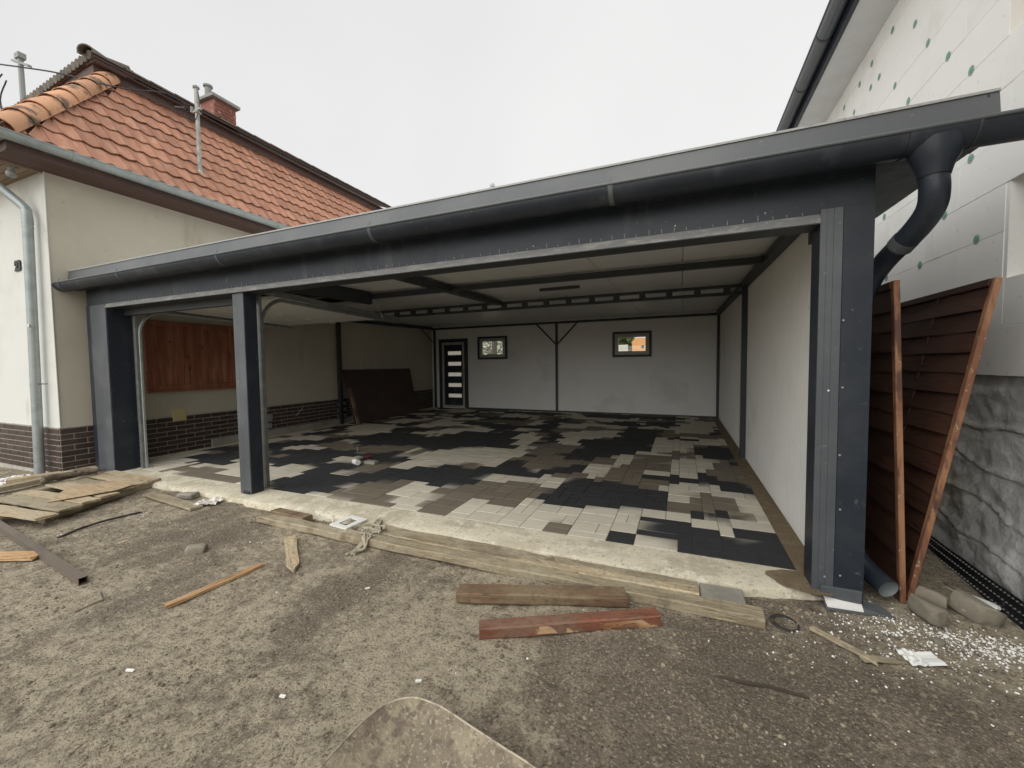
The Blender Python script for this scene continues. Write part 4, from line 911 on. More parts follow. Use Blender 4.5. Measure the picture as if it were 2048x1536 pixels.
for z in (3.50, 1.30): B().tube([(-8.475-(3.5-z)*.0405, 2.755, z), (-8.476-(3.5-z)*.0405, 2.755, z-.018)], .061, 18).build('pipe_clamp', 'galv', hd)
B().tube([(-8.56, 2.755, 1.29), (-8.35, 2.80, 1.295)], .006, 6).build('clamp_bolt', 'steel', hd)
B().tube([(-8.475, 2.755, 3.62), (-8.475, 2.755, 3.54)], .060, 18).build('pipe_joint', 'galv', hd)
part('pipe_label', 'white', hd, (-8.50, -8.46, 2.694, 2.6965, 2.10, 2.14))
# wrought iron house number
fc = bpy.data.curves.new('house_number', 'FONT'); fc.body = '23'; fc.size = .20; fc.extrude = .006; fc.offset = .011; fc.align_x = 'CENTER'; fc.space_character = .95
tmp = bpy.data.objects.new('tmpnum', fc); COL.objects.link(tmp); bpy.context.view_layer.update()
me = bpy.data.meshes.new_from_object(tmp.evaluated_get(bpy.context.evaluated_depsgraph_get())); bpy.data.objects.remove(tmp, do_unlink=True); me.name = 'house_number'
me.materials.clear(); link('house_number', me, 'darksteel', (-9.16, HY-.012, 2.985), hl, Matrix.Rotation(R(90), 3, 'X'))
# globe lamp under the front eave
lm = B(); 
bm = bmesh.new(); bmesh.ops.create_uvsphere(bm, u_segments=16, v_segments=10, radius=.055); me = bpy.data.meshes.new('eave_lamp'); bm.to_mesh(me); bm.free()
for p in me.polygons: p.use_smooth = True
el = link('eave_lamp', me, 'insul', (-8.43, 2.62, 4.16), hl); B().tube([(-8.43, 2.62, 4.27), (-8.43, 2.62, 4.19)], .03, 12).build('lamp_base', 'insul', el)
# service mast standing on the tiles
mb = Vector((-8.42, 5.01, 5.14))
mast = thing('service_mast', mb, 'thin weathered steel mast with capped top standing on the orange tiled roof', 'mast')
B().tube([mb, mb+Vector((.0, 0, 1.58))], .035, 12).build('pipe', 'pole', mast, smooth=True)
B().tube([mb+Vector((0, 0, 1.57)), mb+Vector((0, 0, 1.60)), mb+Vector((0, 0, 1.63))], [.052, .056, .02], 12).build('cap', 'cement', mast)
B().tube([mb+Vector((0, 0, -.05)), mb+Vector((0, 0, .07))], [.085, .04], 12).build('base_flashing', 'galv', mast)
b = B(); b.box(-.10, .12, -.02, .02, 1.17, 1.20, T=Matrix.Translation(mb)); b.box(-.05, .05, -.05, .05, 1.12, 1.14, T=Matrix.Translation(mb)); b.build('crossarm', 'pole', mast)
B().tube([mb+Vector((-.10, -.03, 1.14)), mb+Vector((-.10, -.03, 1.24))], .028, 8).build('insulator', 'insul', mast)
B().tube(smoothpath([mb+Vector((-.1, -.03, 1.2)), mb+Vector((-.22, -.1, 1.1)), mb+Vector((-.1, -.05, .95)), mb+Vector((.02, -.03, 1.02)), mb+Vector((.03, .03, 1.3)), mb+Vector((.05, .0, 1.5))], 5), .007, 5).build('service_wire', 'cable', mast)
# cable strung from the mast to the left
pA = mb+Vector((-.10, -.04, 1.20)); 
CABLE = [(-8.65, 4.66, 6.47), (-8.95, 4.25, 6.38), (-9.25, 3.94, 6.38), (-9.7, 3.63, 6.47), (-10.3, 3.43, 6.60), (-10.9, 3.35, 6.77), (-12.5, 3.2, 7.25), (-17, 2.9, 8.8)]
cab = B().tube(smoothpath([pA]+[Vector(q) for q in CABLE], 6), .013, 6).build('overhead_cable', 'cable')
tag(cab, 'dark overhead cable crossing in front of the tiled roof to the mast', 'cable')
B().tube([pA+Vector((-.08, -.04, .005)), pA+Vector((-.24, -.11, .02))], .03, 8).build('cable_clamp', 'black', cab) if False else None
cc = B().tube([pA+Vector((-.10, -.05, .008)), pA+Vector((-.26, -.12, .022))], .028, 8).build('cable_tensioner', 'black', mast)
# chimney behind the upper roof
cx, cy, cz = -10.75, 6.85, 7.55
chp = part('chimney', 'chimbrick', hl, (cx-.26, cx+.26, cy-.22, cy+.30, 6.8, 8.02))
for r_ in range(8):
    for i in range(3):
        z0 = 7.42+r_*.075; y0 = cy-.22+i*.175+(.08 if r_ % 2 else 0)
        part('brick', 'chimbrick', chp, (cx+.26, cx+.268, y0, min(y0+.16, cy+.30), z0, z0+.062))
part('chimney_cap', 'cement', chp, (cx-.34, cx+.34, cy-.30, cy+.38, 8.02, 8.10), ch=.01)
B().tube([(cx-.05, cy-.15, 8.10), (cx-.05, cy-.15, 8.38)], .07, 12).build('flue_pipe', 'cement', chp)
B().tube([(cx-.05, cy-.15, 8.38), (cx-.05, cy-.15, 8.42)], .10, 12).build('flue_cap', 'cement', chp)
# utility pole far to the left behind the roof
up = thing('utility_pole', (-42.3, 14, -.1), 'grey utility pole with a crossarm and wires behind the roof at far left', 'utility pole')
B().tube([(-42.3, 14, -.1), (-42.5, 14, 23.2)], [.20, .15], 8).build('pole_shaft', 'insul', up)
b = B(); b.hexa([(-43.6, 13.9, 23.15), (-41.2, 13.9, 22.1), (-41.2, 14.1, 22.1), (-43.6, 14.1, 23.15), (-43.6, 13.9, 23.3), (-41.2, 13.9, 22.25), (-41.2, 14.1, 22.25), (-43.6, 14.1, 23.3)]); b.build('crossarm', 'insul', up)
b = B(); b.box(-42.8, -42.2, 13.8, 14.2, 23.0, 23.35); b.build('top_bracket', 'insul', up)
B().tube(smoothpath([(-44.1, 13.6, 22.2), (-45.2, 13.6, 21.6), (-44.9, 13.8, 19.6), (-42.6, 14, 15.5)], 5), .045, 5).build('service_wire', 'cable', up)
B().tube(smoothpath([(-43.5, 13.6, 21.6), (-44.6, 13.6, 20.2), (-42.6, 14, 17.3)], 5), .045, 5).build('service_wire', 'cable', up)

# ------------------------------------------------------------------ right house
hr = thing('insulated_house', (5, 7, 0), 'house with white foam insulation boards and grey moulded stone plinth on the right', 'house')
RX = 2.07; yN = -3.0
part('wall', 'masonry', hr, (RX+.10, RX+.3, 3.98, 14.2, 1.38, 5.6), (RX+.10, RX+.3, yN, 3.98, 1.38, 2.06), (RX+.10, RX+.3, yN, 3.98, 2.72, 5.6))
part('wall_core', 'masonry', hr, (RX+.3, 9, 4.3, 14.2, -.2, 5.6), (RX+.3, 9, yN, 2.4, -.2, 5.6))
rows = [1.38, 1.73, 2.06, 2.39, 2.72, 3.05, 3.395, 3.73, 4.06, 4.40, 4.74, 5.07, 5.27]
er = random.Random(11)
for i in range(len(rows)-1):
    z0, z1 = rows[i], rows[i+1]
    y = 14.2; first = True; off = (.55 if i % 2 else 0)
    edges = [14.2]; yy = 14.2-.5-off
    while yy > yN: edges.append(yy); yy -= 1.02
    edges.append(yN)
    lim = 4.03+(.02 if i < 8 else .0)
    for k in range(len(edges)-1):
        y1, y0 = edges[k], edges[k+1]
        if z0 >= 3.40 and y0 < 4.03:      # bare strip beside the corner: boards missing
            if y1 <= 4.03: continue
            y0 = 4.03
        if 2.0 < z0 < 2.7 and y0 < 3.99:
            if y1 <= 3.99: continue
            y0 = 3.99
        if y1-y0 < .01: continue
        dx = er.uniform(-.0015, .0015)
        part('insulation_board', 'eps', hr, (RX+dx, RX+.10, y0+.0008, y1-.0008, z0+.0008, z1-.0008), ch=.0025)
part('brick_band', 'redstrip', hr, (RX+.09, RX+.11, 1.0, 4.03, 3.66, 3.72))
# dowel holes
HP = [(5.81, 5.05), (5.33, 4.76), (5.08, 4.41), (4.75, 4.07), (4.43, 3.75), (6.33, 5.04), (6.11, 4.75), (6.69, 5.02), (6.34, 4.77), (5.71, 4.41), (5.41, 4.08), (7.22, 5.03), (6.85, 4.76), (5.86, 3.09), (4.71, 2.73), (4.28, 2.41), (4.39, 3.06), (5.08, 2.39), (5.76, 2.40), (4.29, 2.36-.0), (6.3, 4.42), (6.5, 3.6), (7.6, 4.6), (4.9, 3.4), (5.3, 1.9), (4.55, 1.9)]
HP = [p for i, p in enumerate(HP) if i != 19]
for i, (y, z) in enumerate(HP):
    b = B(); n = 18; ri, ro = .028, .037
    b.v = [(RX-.0022, y+ro*math.cos(2*math.pi*k/n), z+ro*math.sin(2*math.pi*k/n)) for k in range(n)]+[(RX-.0026, y+ri*math.cos(2*math.pi*k/n), z+ri*math.sin(2*math.pi*k/n)) for k in range(n)]
    b.f = [(k, (k+1) % n, n+(k+1) % n, n+k) for k in range(n)]+[tuple(range(n, 2*n))]
    h = b.build('dowel_hole', 'hole', hr)
    b = B(); b.tube([(RX-.0030, y-.004, z+.004), (RX-.0055, y-.004, z+.004)], [.025, .021], 12); b.build('dowel_head', 'green', h)
# window opening at the corner
wn = part('window', 'winframe', hr, (RX+.20, RX+.28, 2.2, 3.95, 2.06, 2.12), (RX+.20, RX+.28, 2.2, 3.95, 2.66, 2.72), (RX+.20, RX+.28, 3.88, 3.95, 2.12, 2.66))
part('pane', 'black', wn, (RX+.24, RX+.25, 2.2, 3.88, 2.12, 2.66))
part('reveal', 'eps', hr, (RX+.004, RX+.20, 2.2, 3.985, 2.035, 2.058), (RX+.004, RX+.20, 2.2, 3.985, 2.722, 2.74), (RX+.004, RX+.20, 3.955, 3.988, 2.06, 2.72))
# eave: soffit, fascia, gutter, sloping roof
part('soffit', 'soffit', hr, (1.69, RX+.10, yN, 14.2, 5.27, 5.30))
part('eave_fascia', 'anth', hr, (1.64, 1.688, yN, 14.2, 5.262, 5.46))
b = B(); b.hexa([(1.58, yN, 5.47), (9, yN, 9.2), (9, 14.3, 9.2), (1.58, 14.3, 5.47), (1.58, yN, 5.54), (9, yN, 9.27), (9, 14.3, 9.27), (1.58, 14.3, 5.54)]); b.build('roof', 'anth', hr)
rg = hgutter((1.555, yN, 5.42), (1.555, 14.3, 5.42), .088, 'house_gutter', 'anth_lit', hr)
B().tube([(1.463, yN, 5.425), (1.463, 14.3, 5.425)], .010, 8).build('gutter_bead', 'anth_lit', rg)
for y in (5.0, 6.15, 7.15, 8.55, 10.2):
    b = B(); q = 14
    for yy in (y-.016, y+.016):
        for r_ in (.094, .0885): b.v += [(1.555+r_*math.cos(R(a)), yy, 5.42+r_*math.sin(R(a))) for a in np.linspace(180, 350, q)]
    for i in range(q-1): b.f += [(i, i+1, 2*q+i+1, 2*q+i), (i, q+i, q+i+1, i+1), (2*q+i, 2*q+i+1, 3*q+i+1, 3*q+i)]
    b.build('gutter_bracket', 'steel', rg)
# moulded plinth: flared towards the ground, with flowing grooves
def grooves(y, z):
    d = 0.
    for k, (z0, sl, am, ph) in enumerate(((.98, .10, .035, 0), (.72, .16, .04, 2.), (.46, .10, .035, 4.), (.22, .18, .04, 1.))):
        g = z0+sl*(y-4)*.8+am*math.sin(y*5.5+ph)+.035*mnoise.noise(Vector((y*2.2, k*7, 0))); dd = z-g
        d -= .008*math.exp(-(dd/.007)**2); d += .010*math.exp(-((dd-.022)/.022)**2)
    return d
def pf(u, v):
    y = -.6+u*8.0; z = -.015+v*1.395; fl = .19*(1-v)**1.2
    s_ = .05*mnoise.noise(Vector((y*1.9, z*2.6, 0)))+.028*mnoise.noise(Vector((y*4.5, z*6, 5)))+.014*mnoise.noise(Vector((y*10, z*13, 1)))+.008*abs(mnoise.noise(Vector((y*17+z*8, z*24, 2))))+.004*mnoise.noise(Vector((y*40, z*46, 1)))
    low = max(0, 1-v/.10); zz_ = z+.05*mnoise.noise(Vector((y*1.2, 0, 8)))*(1 if v < .2 else 0)
    return (RX+.035-fl-s_*(1-.5*v)-grooves(y, z), y, zz_)
b = B().grid(pf, 500, 110); b.build('moulded_plinth', 'stone', hr, smooth=True)
part('plinth_core', 'stone', hr, (RX+.1, RX+.3, yN, 14.2, -.2, 1.38))
# dimpled membrane at its foot
mem = B().grid(lambda u, v: (1.79+.02*math.sin(u*9)+.11*v**.8+.006*mnoise.noise(Vector((u*20, v*3, 0))), -.6+u*7.2, -.13+v*.19), 200, 6)
mo = mem.build('foundation_membrane', 'memb', hr, smooth=True)
b = B()
for i in range(206):
    for k in range(5):
        u, v = (i+.5*(k % 2))/206, (k+.5)/5; x = 1.79+.02*math.sin(u*9)+.11*v**.8; y = -.6+u*7.2; z = -.13+v*.19; r_ = .0115
        c = Vector((x-.001, y, z)); base = len(b.v)
        for (dr_, h) in ((r_, 0), (r_*.55, .010)):
            for a in range(6): b.v.append((c.x-h*.95, c.y+dr_*math.cos(a*math.pi/3), c.z+dr_*math.sin(a*math.pi/3)+h*.3))
        for a in range(6): b.f.append((base+a, base+(a+1) % 6, base+6+(a+1) % 6, base+6+a))
        b.f.append(tuple(base+6+a for a in range(6)))
o = b.build('membrane_dimples', 'memb', mo); o['kind'] = 'stuff'
# ------------------------------------------------------------------ leaning fence panels
def fence(label, p0, ptop, L_, H, nslat, seed, group):
    rr = random.Random(seed); p0 = Vector(p0); vv = (Vector(ptop)-p0).normalized(); u = Vector((0, 1, 0)); vv = (vv-u*vv.dot(u)).normalized(); nrm = u.cross(vv)  # nrm points +x
    T = Matrix((u, vv, nrm)).transposed().to_4x4(); T.translation = p0
    f = thing('fence_panel', p0, label, 'fence panel', group)
    def P_(nm, m_, q, ch=.003): return part(nm, m_, f, q, ch=ch, T=T)
    for x in (0, L_-.045): P_('stile', 'fenceframe', (x, x+.042, 0, H, -.016, .016))
    for z in (0, H-.045): P_('rail', 'fenceframe' if z == 0 else 'fence', (.045, L_-.045, z, z+.045, -.02, .02))
    n = nslat; pitch = (H-.09)/n
    for i in range(n):
        z0 = .045+i*pitch; b = B(); m_ = 16
        ph = 1 if i % 2 else -1
        for k in range(m_+1):
            s_ = .045+(L_-.09)*k/m_; bow = .006*ph*math.sin(math.pi*3*k/m_)+rr.uniform(-.0006, .0006); a_ = .009
            for (zz, off) in ((-.008, a_), (pitch+.006, -a_)):
                for t_ in (-.004, .004):
                    v = T @ Vector((s_, z0+zz, -off*1.0+bow+t_)); b.v.append(tuple(v))
        for k in range(m_):
            a = k*4; b.f += [(a, a+2, a+6, a+4), (a+1, a+5, a+7, a+3), (a, a+4, a+5, a+1), (a+2, a+3, a+7, a+6)]
        b.f += [(0, 1, 3, 2), (m_*4, m_*4+2, m_*4+3, m_*4+1)]
        b.build('slat', 'fence', f)
    for s_ in (L_*.33, L_*.66): P_('batten', 'fence', (s_, s_+.03, .045, H-.045, -.007, .007), ch=0)
    return f
fence('dark brown lamella fence panel leaning next to the carport post, the one nearer the post', (1.325, 3.30, -.06), (1.238, 3.30, 1.985), 1.78, 2.06, 15, 1, 'brown lamella fence panels')
fence('dark brown lamella fence panel tilted towards the foam clad house wall', (1.375, 3.345, -.05), (1.725, 3.345, 1.98), 1.78, 2.06, 15, 2, 'brown lamella fence panels')

# ------------------------------------------------------------------ timber lying in front
def G_(x, y): return gh(x, y)
def T_(o, label, cat, group=None): return tag(o, label, cat, group)
G1 = 'planks along the concrete strip'
T_(plank('plank', (-3.96, 2.795, -.072), (-2.56, 2.760, -.072), .125, .064, 'w_dirty', seg=16, jit=.004), 'muddy plank at the left end of the row, beside the white plastic frame', 'plank', G1)
T_(plank('plank', (-2.58, 2.775, -.072), (.465, 2.755, -.072), .125, .066, 'w_old', seg=30, jit=.004), 'longest grey brown plank, nearest the camera in the row along the concrete', 'plank', G1)
T_(plank('plank', (-2.75, 2.945, -.074), (-.70, 2.925, -.074), .17, .060, 'w_dirty', seg=26, jit=.008, broken=(.03, .1)), 'mud covered plank wedged between the long plank and the concrete strip', 'plank', G1)
T_(plank('plank', (-1.10, 2.872, -.070), (.118, 2.868, -.066), .090, .064, 'w_pale', seg=20, jit=.003, broken=(.12, 0)), 'pale split plank ending at the loose grey paving block', 'plank', G1)
T_(plank('plank', (-.85, 2.965, -.066), (.112, 2.962, -.064), .085, .060, 'w_old', seg=20, jit=.004, broken=(.08, 0)), 'narrow weathered lath against the concrete edge by the loose paving block', 'lath', G1)
T_(plank('wood_splinter', (-2.3, 2.848, -.012), (-.75, 2.825, -.010), .018, .007, 'w_pale', seg=26, jit=.006, broken=(.05, .1)), 'long pale splinter peeling off between the two long planks', 'splinter')
T_(plank('wooden_beam', (-1.385, 2.330, -.076), (-.33, 2.675, -.068), .130, .068, 'w_brown', seg=16, jit=.004, broken=(.0, .01)), 'dark brown thick board lying behind the red brown beam', 'beam')
red = T_(plank('wooden_beam', (-1.075, 2.040, -.078), (-.125, 2.545, -.078), .092, .072, 'w_red', seg=18, jit=.003, broken=(0, .012)), 'red brown painted beam in front, with chipped ochre side', 'beam')
ps = plank('chipped_side', (-.80, 2.134, -.070), (-.108, 2.503, -.070), .005, .048, 'w_ochre', parent=None, seg=20, jit=.004, broken=(.1, .02))
WLOC[red.name] = Vector(red.location); mw = ps.matrix_basis.copy(); ps.parent = red; ps.matrix_parent_inverse = red.matrix_basis.inverted()
T_(plank('wood_block', (-3.95, 2.935, -.075), (-3.44, 2.895, -.075), .12, .078, 'w_brown', seg=8, jit=.004), 'short brown timber offcut at the left end of the planks by the concrete', 'wood block')
T_(plank('wooden_stake', (-3.29, 2.58, -.068), (-2.72, 2.15, -.070), .095, .022, 'w_pale', seg=18, jit=.005, taper=.1, point=.16, broken=(.004, .0)), 'short flat wooden stake with a pointed end lying alone on the soil', 'stake')
T_(plank('wooden_lath', (-3.12, 1.535, -.078), (-3.065, 2.14, -.080), .048, .022, 'w_fresh', seg=14, jit=.002, broken=(.03, .01)), 'thin fresh orange lath lying alone on the soil at lower left', 'lath')
T_(plank('broken_board', (-5.60, 1.25, -.070), (-4.98, 1.54, -.070), .13, .026, 'w_fresh', seg=12, jit=.006, broken=(.02, .08)), 'splintered orange wood piece beside the steel tube at the left edge', 'wood piece')
T_(plank('plank', (-6.02, 2.82, -.050), (-4.93, 2.735, -.062), .125, .028, 'w_old', seg=14, jit=.003), 'small thin board lying alone between the pallet and the middle post', 'board')
T_(plank('plank', (-8.42, 2.38, -.035), (-7.98, 3.56, -.01), .15, .055, 'w_pale', seg=16, jit=.003), 'pale board on the ground at the foot of the brick plinth, reaching the left post', 'plank')
T_(plank('plank', (-7.95, 2.12, -.035), (-8.12, 3.30, -.03), .11, .06, 'w_old', seg=16, jit=.004), 'grey weathered timber behind the pallet', 'timber')
# square steel tube, open at the end
a, z = Vector((-6.6, 1.745, -.082)), Vector((-4.05, 1.475, -.083)); X = (z-a).normalized(); Y = Vector((0, 0, 1)).cross(X).normalized(); Z = X.cross(Y); Lt = (z-a).length
b = B(); s0, s1 = .027, .0235
for x in (-Lt/2, Lt/2):
    for s_ in (s0, s1):
        for (p, q) in ((-1, -1), (1, -1), (1, 1), (-1, 1)): b.v.append((x, p*s_, s0+q*s_))
for k in range(4):
    k2 = (k+1) % 4; b.f += [(k, k2, 8+k2, 8+k), (4+k, 12+k, 12+k2, 4+k2), (k, 4+k, 4+k2, k2), (8+k, 8+k2, 12+k2, 12+k)]
me, _ = b.mesh('steel_tube', origin=(0, 0, 0)); T_(link('steel_tube', me, 'rust', (a+z)/2, None, Matrix((X, Y, Z)).transposed()), 'brown square steel tube lying on the soil at the left edge', 'steel tube')
# pallet with loosened boards
pal = thing('pallet', (-6.7, 2.4, -.08), 'old wooden pallet with fanned loose boards on the soil at left', 'pallet')
for (a, z) in (((-6.08, 1.93, -.085), (-6.46, 3.14, -.055)), ((-6.72, 1.84, -.085), (-7.05, 3.1, -.055)), ((-7.3, 1.95, -.08), (-7.55, 3.1, -.055))): plank('bearer', a, z, .085, .085, 'w_old', pal, seg=10, jit=.004)
Rr = [(-5.86, 1.90), (-5.93, 2.10), (-6.05, 2.31), (-6.15, 2.51), (-6.25, 2.71), (-6.34, 2.89), (-6.42, 3.06)]
Lf = [(-7.02, 1.78), (-7.25, 2.02), (-7.33, 2.20), (-7.48, 2.52), (-7.42, 2.70), (-7.50, 2.92), (-7.56, 3.10)]
for i, (p, q) in enumerate(zip(Lf, Rr)):
    plank('board', (*p, .006+.004*(i % 2)), (*q, .010+.005*((i*2) % 3)), (.17, .19, .165, .18, .17, .15, .13)[i], .024, ('w_pale', 'w_old', 'w_pale', 'w_pale', 'w_old', 'w_pale', 'w_pale')[i], pal, seg=14, jit=.003, broken=(.02, .012))
ply = B(); q = [(-6.38, 2.08), (-6.20, 2.60), (-6.28, 2.80), (-6.75, 2.82), (-6.95, 2.45)]
ply.v = [(x, y, .046+.012*(y-2)) for (x, y) in q]+[(x, y, .051+.012*(y-2)) for (x, y) in q]; n = len(q)
ply.f = [tuple(range(n)), tuple(range(n, 2*n))]+[(k, (k+1) % n, n+(k+1) % n, n+k) for k in range(n)]
T_(ply.build('plywood_offcut', 'ply'), 'thin smooth plywood offcut with a pointed corner lying on top of the pallet', 'plywood')
# rag on the boards
b = B()
for k in range(5):
    pts = [Vector((-7.58+.03*k+.10*math.sin(k*2+t_*5)*.4, 2.42+t_*.50+.03*math.sin(k+t_*9), .055+.03*abs(math.sin(t_*6+k))+.012*k)) for t_ in np.linspace(0, 1, 12)]
    b.tube(pts, [.020+.012*abs(math.sin(i*1.7+k)) for i in range(12)], 7)
T_(b.build('rag', 'rag', smooth=True), 'twisted dirty brown rag lying on the back of the pallet', 'rag')
o = part('steel_offcut', 'rust', None, (-7.72, -7.60, 3.02, 3.10, -.03, .03), (-7.72, -7.712, 3.0, 3.12, -.03, .05), ch=.002); T_(o, 'small steel offcut on the concrete between the pallet and left post', 'steel piece')

# ------------------------------------------------------------------ small things on the soil
T_(stone('concrete_lump', (-5.42, 2.92, -.03), (.21, .14, .09), 3, 'concg', rot=(0, 0, .3)), 'squarish grey concrete lump behind the small board near the foil', 'concrete lump')
T_(stone('concrete_lump', (-3.82, 2.10, -.055), (.15, .10, .08), 8, 'rock', rot=(0, 0, .8)), 'grey stone lying alone in the middle of the soil', 'stone')
T_(stone('fieldstone', (1.375, 3.155, -.005), (.10, .18, .115), 21, rot=(.1, .1, .35)), 'blocky grey stone nearest the drain pipe mouth', 'stone', 'stones by the fence')
T_(stone('fieldstone', (1.475, 3.335, -.005), (.09, .16, .10), 33, rot=(0, .1, .9)), 'flat grey stone in the middle of the three by the fence', 'stone', 'stones by the fence')
T_(stone('fieldstone', (1.650, 3.265, -.0), (.135, .21, .12), 46, rot=(.1, 0, .6)), 'largest grey stone at the foot of the moulded plinth', 'stone', 'stones by the fence')
T_(rock('shell_stone', (1.745, 3.44, -.03), (.06, .15, .025), 5, 'eps', rotz=.75, rough=.1), 'small pale oval chip behind the largest stone', 'chip')
T_(rock('pebble', (1.335, 2.93, -.075), (.05, .045, .035), 6, 'rock', rough=.2, sub=2), 'round pebble among the white crumbs below the blocky stone', 'pebble')
# loose paving block
b = B(); b.box(-.13, .13, -.08, .08, -.035, .035, ch=.006); me, _ = b.mesh('paving_block', origin=(0, 0, 0))
T_(link('paving_block', me, 'concg', (.255, 2.930, -.048), None, (.05, 0, .03)), 'loose grey paving block at the right end of the planks', 'paving block')
# ring
b = B(); n, mm = 36, 8
for i in range(n):
    a = 2*math.pi*i/n
    for j in range(mm): c = 2*math.pi*j/mm; r_ = .066+.013*math.cos(c); b.v.append((r_*math.cos(a), r_*math.sin(a), .010*math.sin(c)))
for i in range(n):
    for j in range(mm): b.f.append((i*mm+j, ((i+1) % n)*mm+j, ((i+1) % n)*mm+(j+1) % mm, i*mm+(j+1) % mm))
me, _ = b.mesh('rubber_ring', True, origin=(0, 0, 0)); T_(link('rubber_ring', me, 'rubber', (.585, 2.80, -.068), None, (.08, .1, 0)), 'black rubber ring lying on the soil near the right post', 'rubber ring')
# papers and foil
def crumple(name, loc, w_, d_, h_, mat_, rz, seed, label, cat, n=12):
    b = B().grid(lambda u, v: ((u-.5)*w_, (v-.5)*d_, h_*(.5+.5*mnoise.noise(Vector((u*4+seed, v*4, seed))))+h_*.35*abs(mnoise.noise(Vector((u*9+seed, v*9, 2))))), n, n)
    me, _ = b.mesh(name, False, origin=(0, 0, 0)); return T_(link(name, me, mat_, loc, None, (0, 0, rz)), label, cat)
crumple('paper', (1.13, 2.715, -.082), .085, .13, .03, 'paper', .25, 2, 'white folded paper on the soil at lower right, left half', 'paper', 6) 
pp = bpy.data.objects['paper']; pp['label'] = 'white folded paper on the soil below the drain pipe at right'
c2 = B().grid(lambda u, v: (.035+u*.09, -.055+v*.10, .012+.012*u+.004*math.sin(v*7)), 5, 5); me, _ = c2.mesh('paper_fold', origin=(0, 0, 0)); WLOC['paper'] = Vector(pp.location); link('paper_fold', me, 'paper', pp.location, pp)
crumple('foil_scrap', (-4.98, 2.89, -.07), .22, .20, .07, 'bag', .5, 5, 'crumpled silvery foil at the end of the small board', 'foil')
# white plastic frame and half buried rim
fr_ = B(); ow, od, iw, idd = .115, .125, .055, .075
for (x0, x1, y0, y1) in ((-ow, ow, -od, -idd), (-ow, ow, idd, od), (-ow, -iw, -idd, idd), (iw, ow, -idd, idd)): fr_.box(x0, x1, y0, y1, 0, .014)
me, _ = fr_.mesh('plastic_frame', origin=(0, 0, 0)); T_(link('plastic_frame', me, 'white', (-2.935, 2.930, -.003), None, (.02, .0, -.12)), 'white plastic frame lying between the plank and the concrete', 'plastic frame')
b = B(); pts = [(-3.26+.09*math.cos(a), 2.93+.08*math.sin(a), -.065+.035*math.sin(a*1.0)) for a in np.linspace(-.9, 2.0, 14)]; b.tube(pts, .006, 6); T_(b.build('bucket_rim', 'white'), 'thin white plastic rim half buried behind the muddy plank', 'plastic rim')
# tangled strap over the planks
b = B(); rr = random.Random(4); sp_ = [(-2.54, 2.55, -.078), (-2.51, 2.66, -.07), (-2.53, 2.715, -.008), (-2.57, 2.80, -.006), (-2.55, 2.87, -.006), (-2.64, 2.96, -.006), (-2.68, 3.06, .0)]
for k in range(7):
    pts = [Vector(p)+Vector((rr.uniform(-.045, .045), rr.uniform(-.03, .03), rr.uniform(.004, .03))) for p in sp_]; b.tube(smoothpath(pts, 5), .009, 6)
for k in range(4):
    c = Vector((-2.60+rr.uniform(-.05, .05), 2.83+rr.uniform(-.08, .08), .006)); b.tube([c+Vector((.075*math.cos(a)*(1+.2*k), .055*math.sin(a), .012*math.sin(3*a)+.008*k)) for a in np.linspace(0, 5.8, 16)], .008, 6)
T_(b.build('rope', 'rope', smooth=True), 'tangled dirty white rope draped over the planks', 'rope')
b = B(); b.tube(smoothpath([(-5.38, 1.80, -.078), (-5.42, 1.93, -.066), (-5.47, 2.03, -.07), (-5.46, 2.2, -.06), (-5.44, 2.48, -.070)], 6), [.004]+[.011]*23+[.003], 6); T_(b.build('rubber_strip', 'rubber', smooth=True), 'black curved rubber strip lying on the soil in front of the pallet', 'rubber strip')
T_(B().tube([(-3.63, 1.27, -.078), (-3.625, 1.41, -.072), (-3.77, 1.455, -.078)], .0055, 6).build('bent_wire', 'rust'), 'bent rusty wire beyond the end of the steel tube', 'wire')
T_(B().tube(smoothpath([(.17, 2.20, -.075), (.30, 2.195, -.066), (.42, 2.215, -.07), (.565, 2.215, -.078)], 5), [.004]+[.010]*14+[.006], 6).build('twig', 'blackwood'), 'long dark twig lying on the soil at lower right', 'twig')
T_(plank('wood_chip', (.72, 2.80, -.068), (.93, 2.60, -.066), .042, .012, 'w_pale', seg=8, jit=.004, broken=(.02, .03)), 'pale torn wood strip on the soil to the right of the rubber ring', 'wood strip')
T_(plank('wood_chip', (.89, 2.60, -.068), (1.03, 2.64, -.066), .04, .012, 'w_old', seg=8, jit=.005, broken=(.02, .03)), 'torn bark piece between the pale wood strip and the white paper', 'bark piece')
for i, (x, y, a_, l_, lab) in enumerate(((-2.65, 1.12, .3, .045, 'white stick scrap at the far lower left of the soil'), (-1.75, 1.30, .2, .03, 'small white scrap left of the muddy metal tray'), (-1.20, 1.62, .5, .03, 'small pale chip just behind the muddy metal tray'), (-2.05, 2.20, .9, .03, 'small white scrap between the stake and the dark beam'))):
    b = B(); b.box(-l_/2, l_/2, -.006, .006, 0, .008); me, _ = b.mesh('white_scrap', origin=(0, 0, 0)); T_(link('white_scrap', me, 'paper', (x, y, gh(x, y)+.003), None, (0, 0, a_)), lab, 'scrap')
T_(part('wood_chip', 'w_pale', None, (-4.70, -4.67, 1.93, 2.02, -.083, -.073)), 'tiny pale wood chip beyond the black rubber strip', 'wood chip')
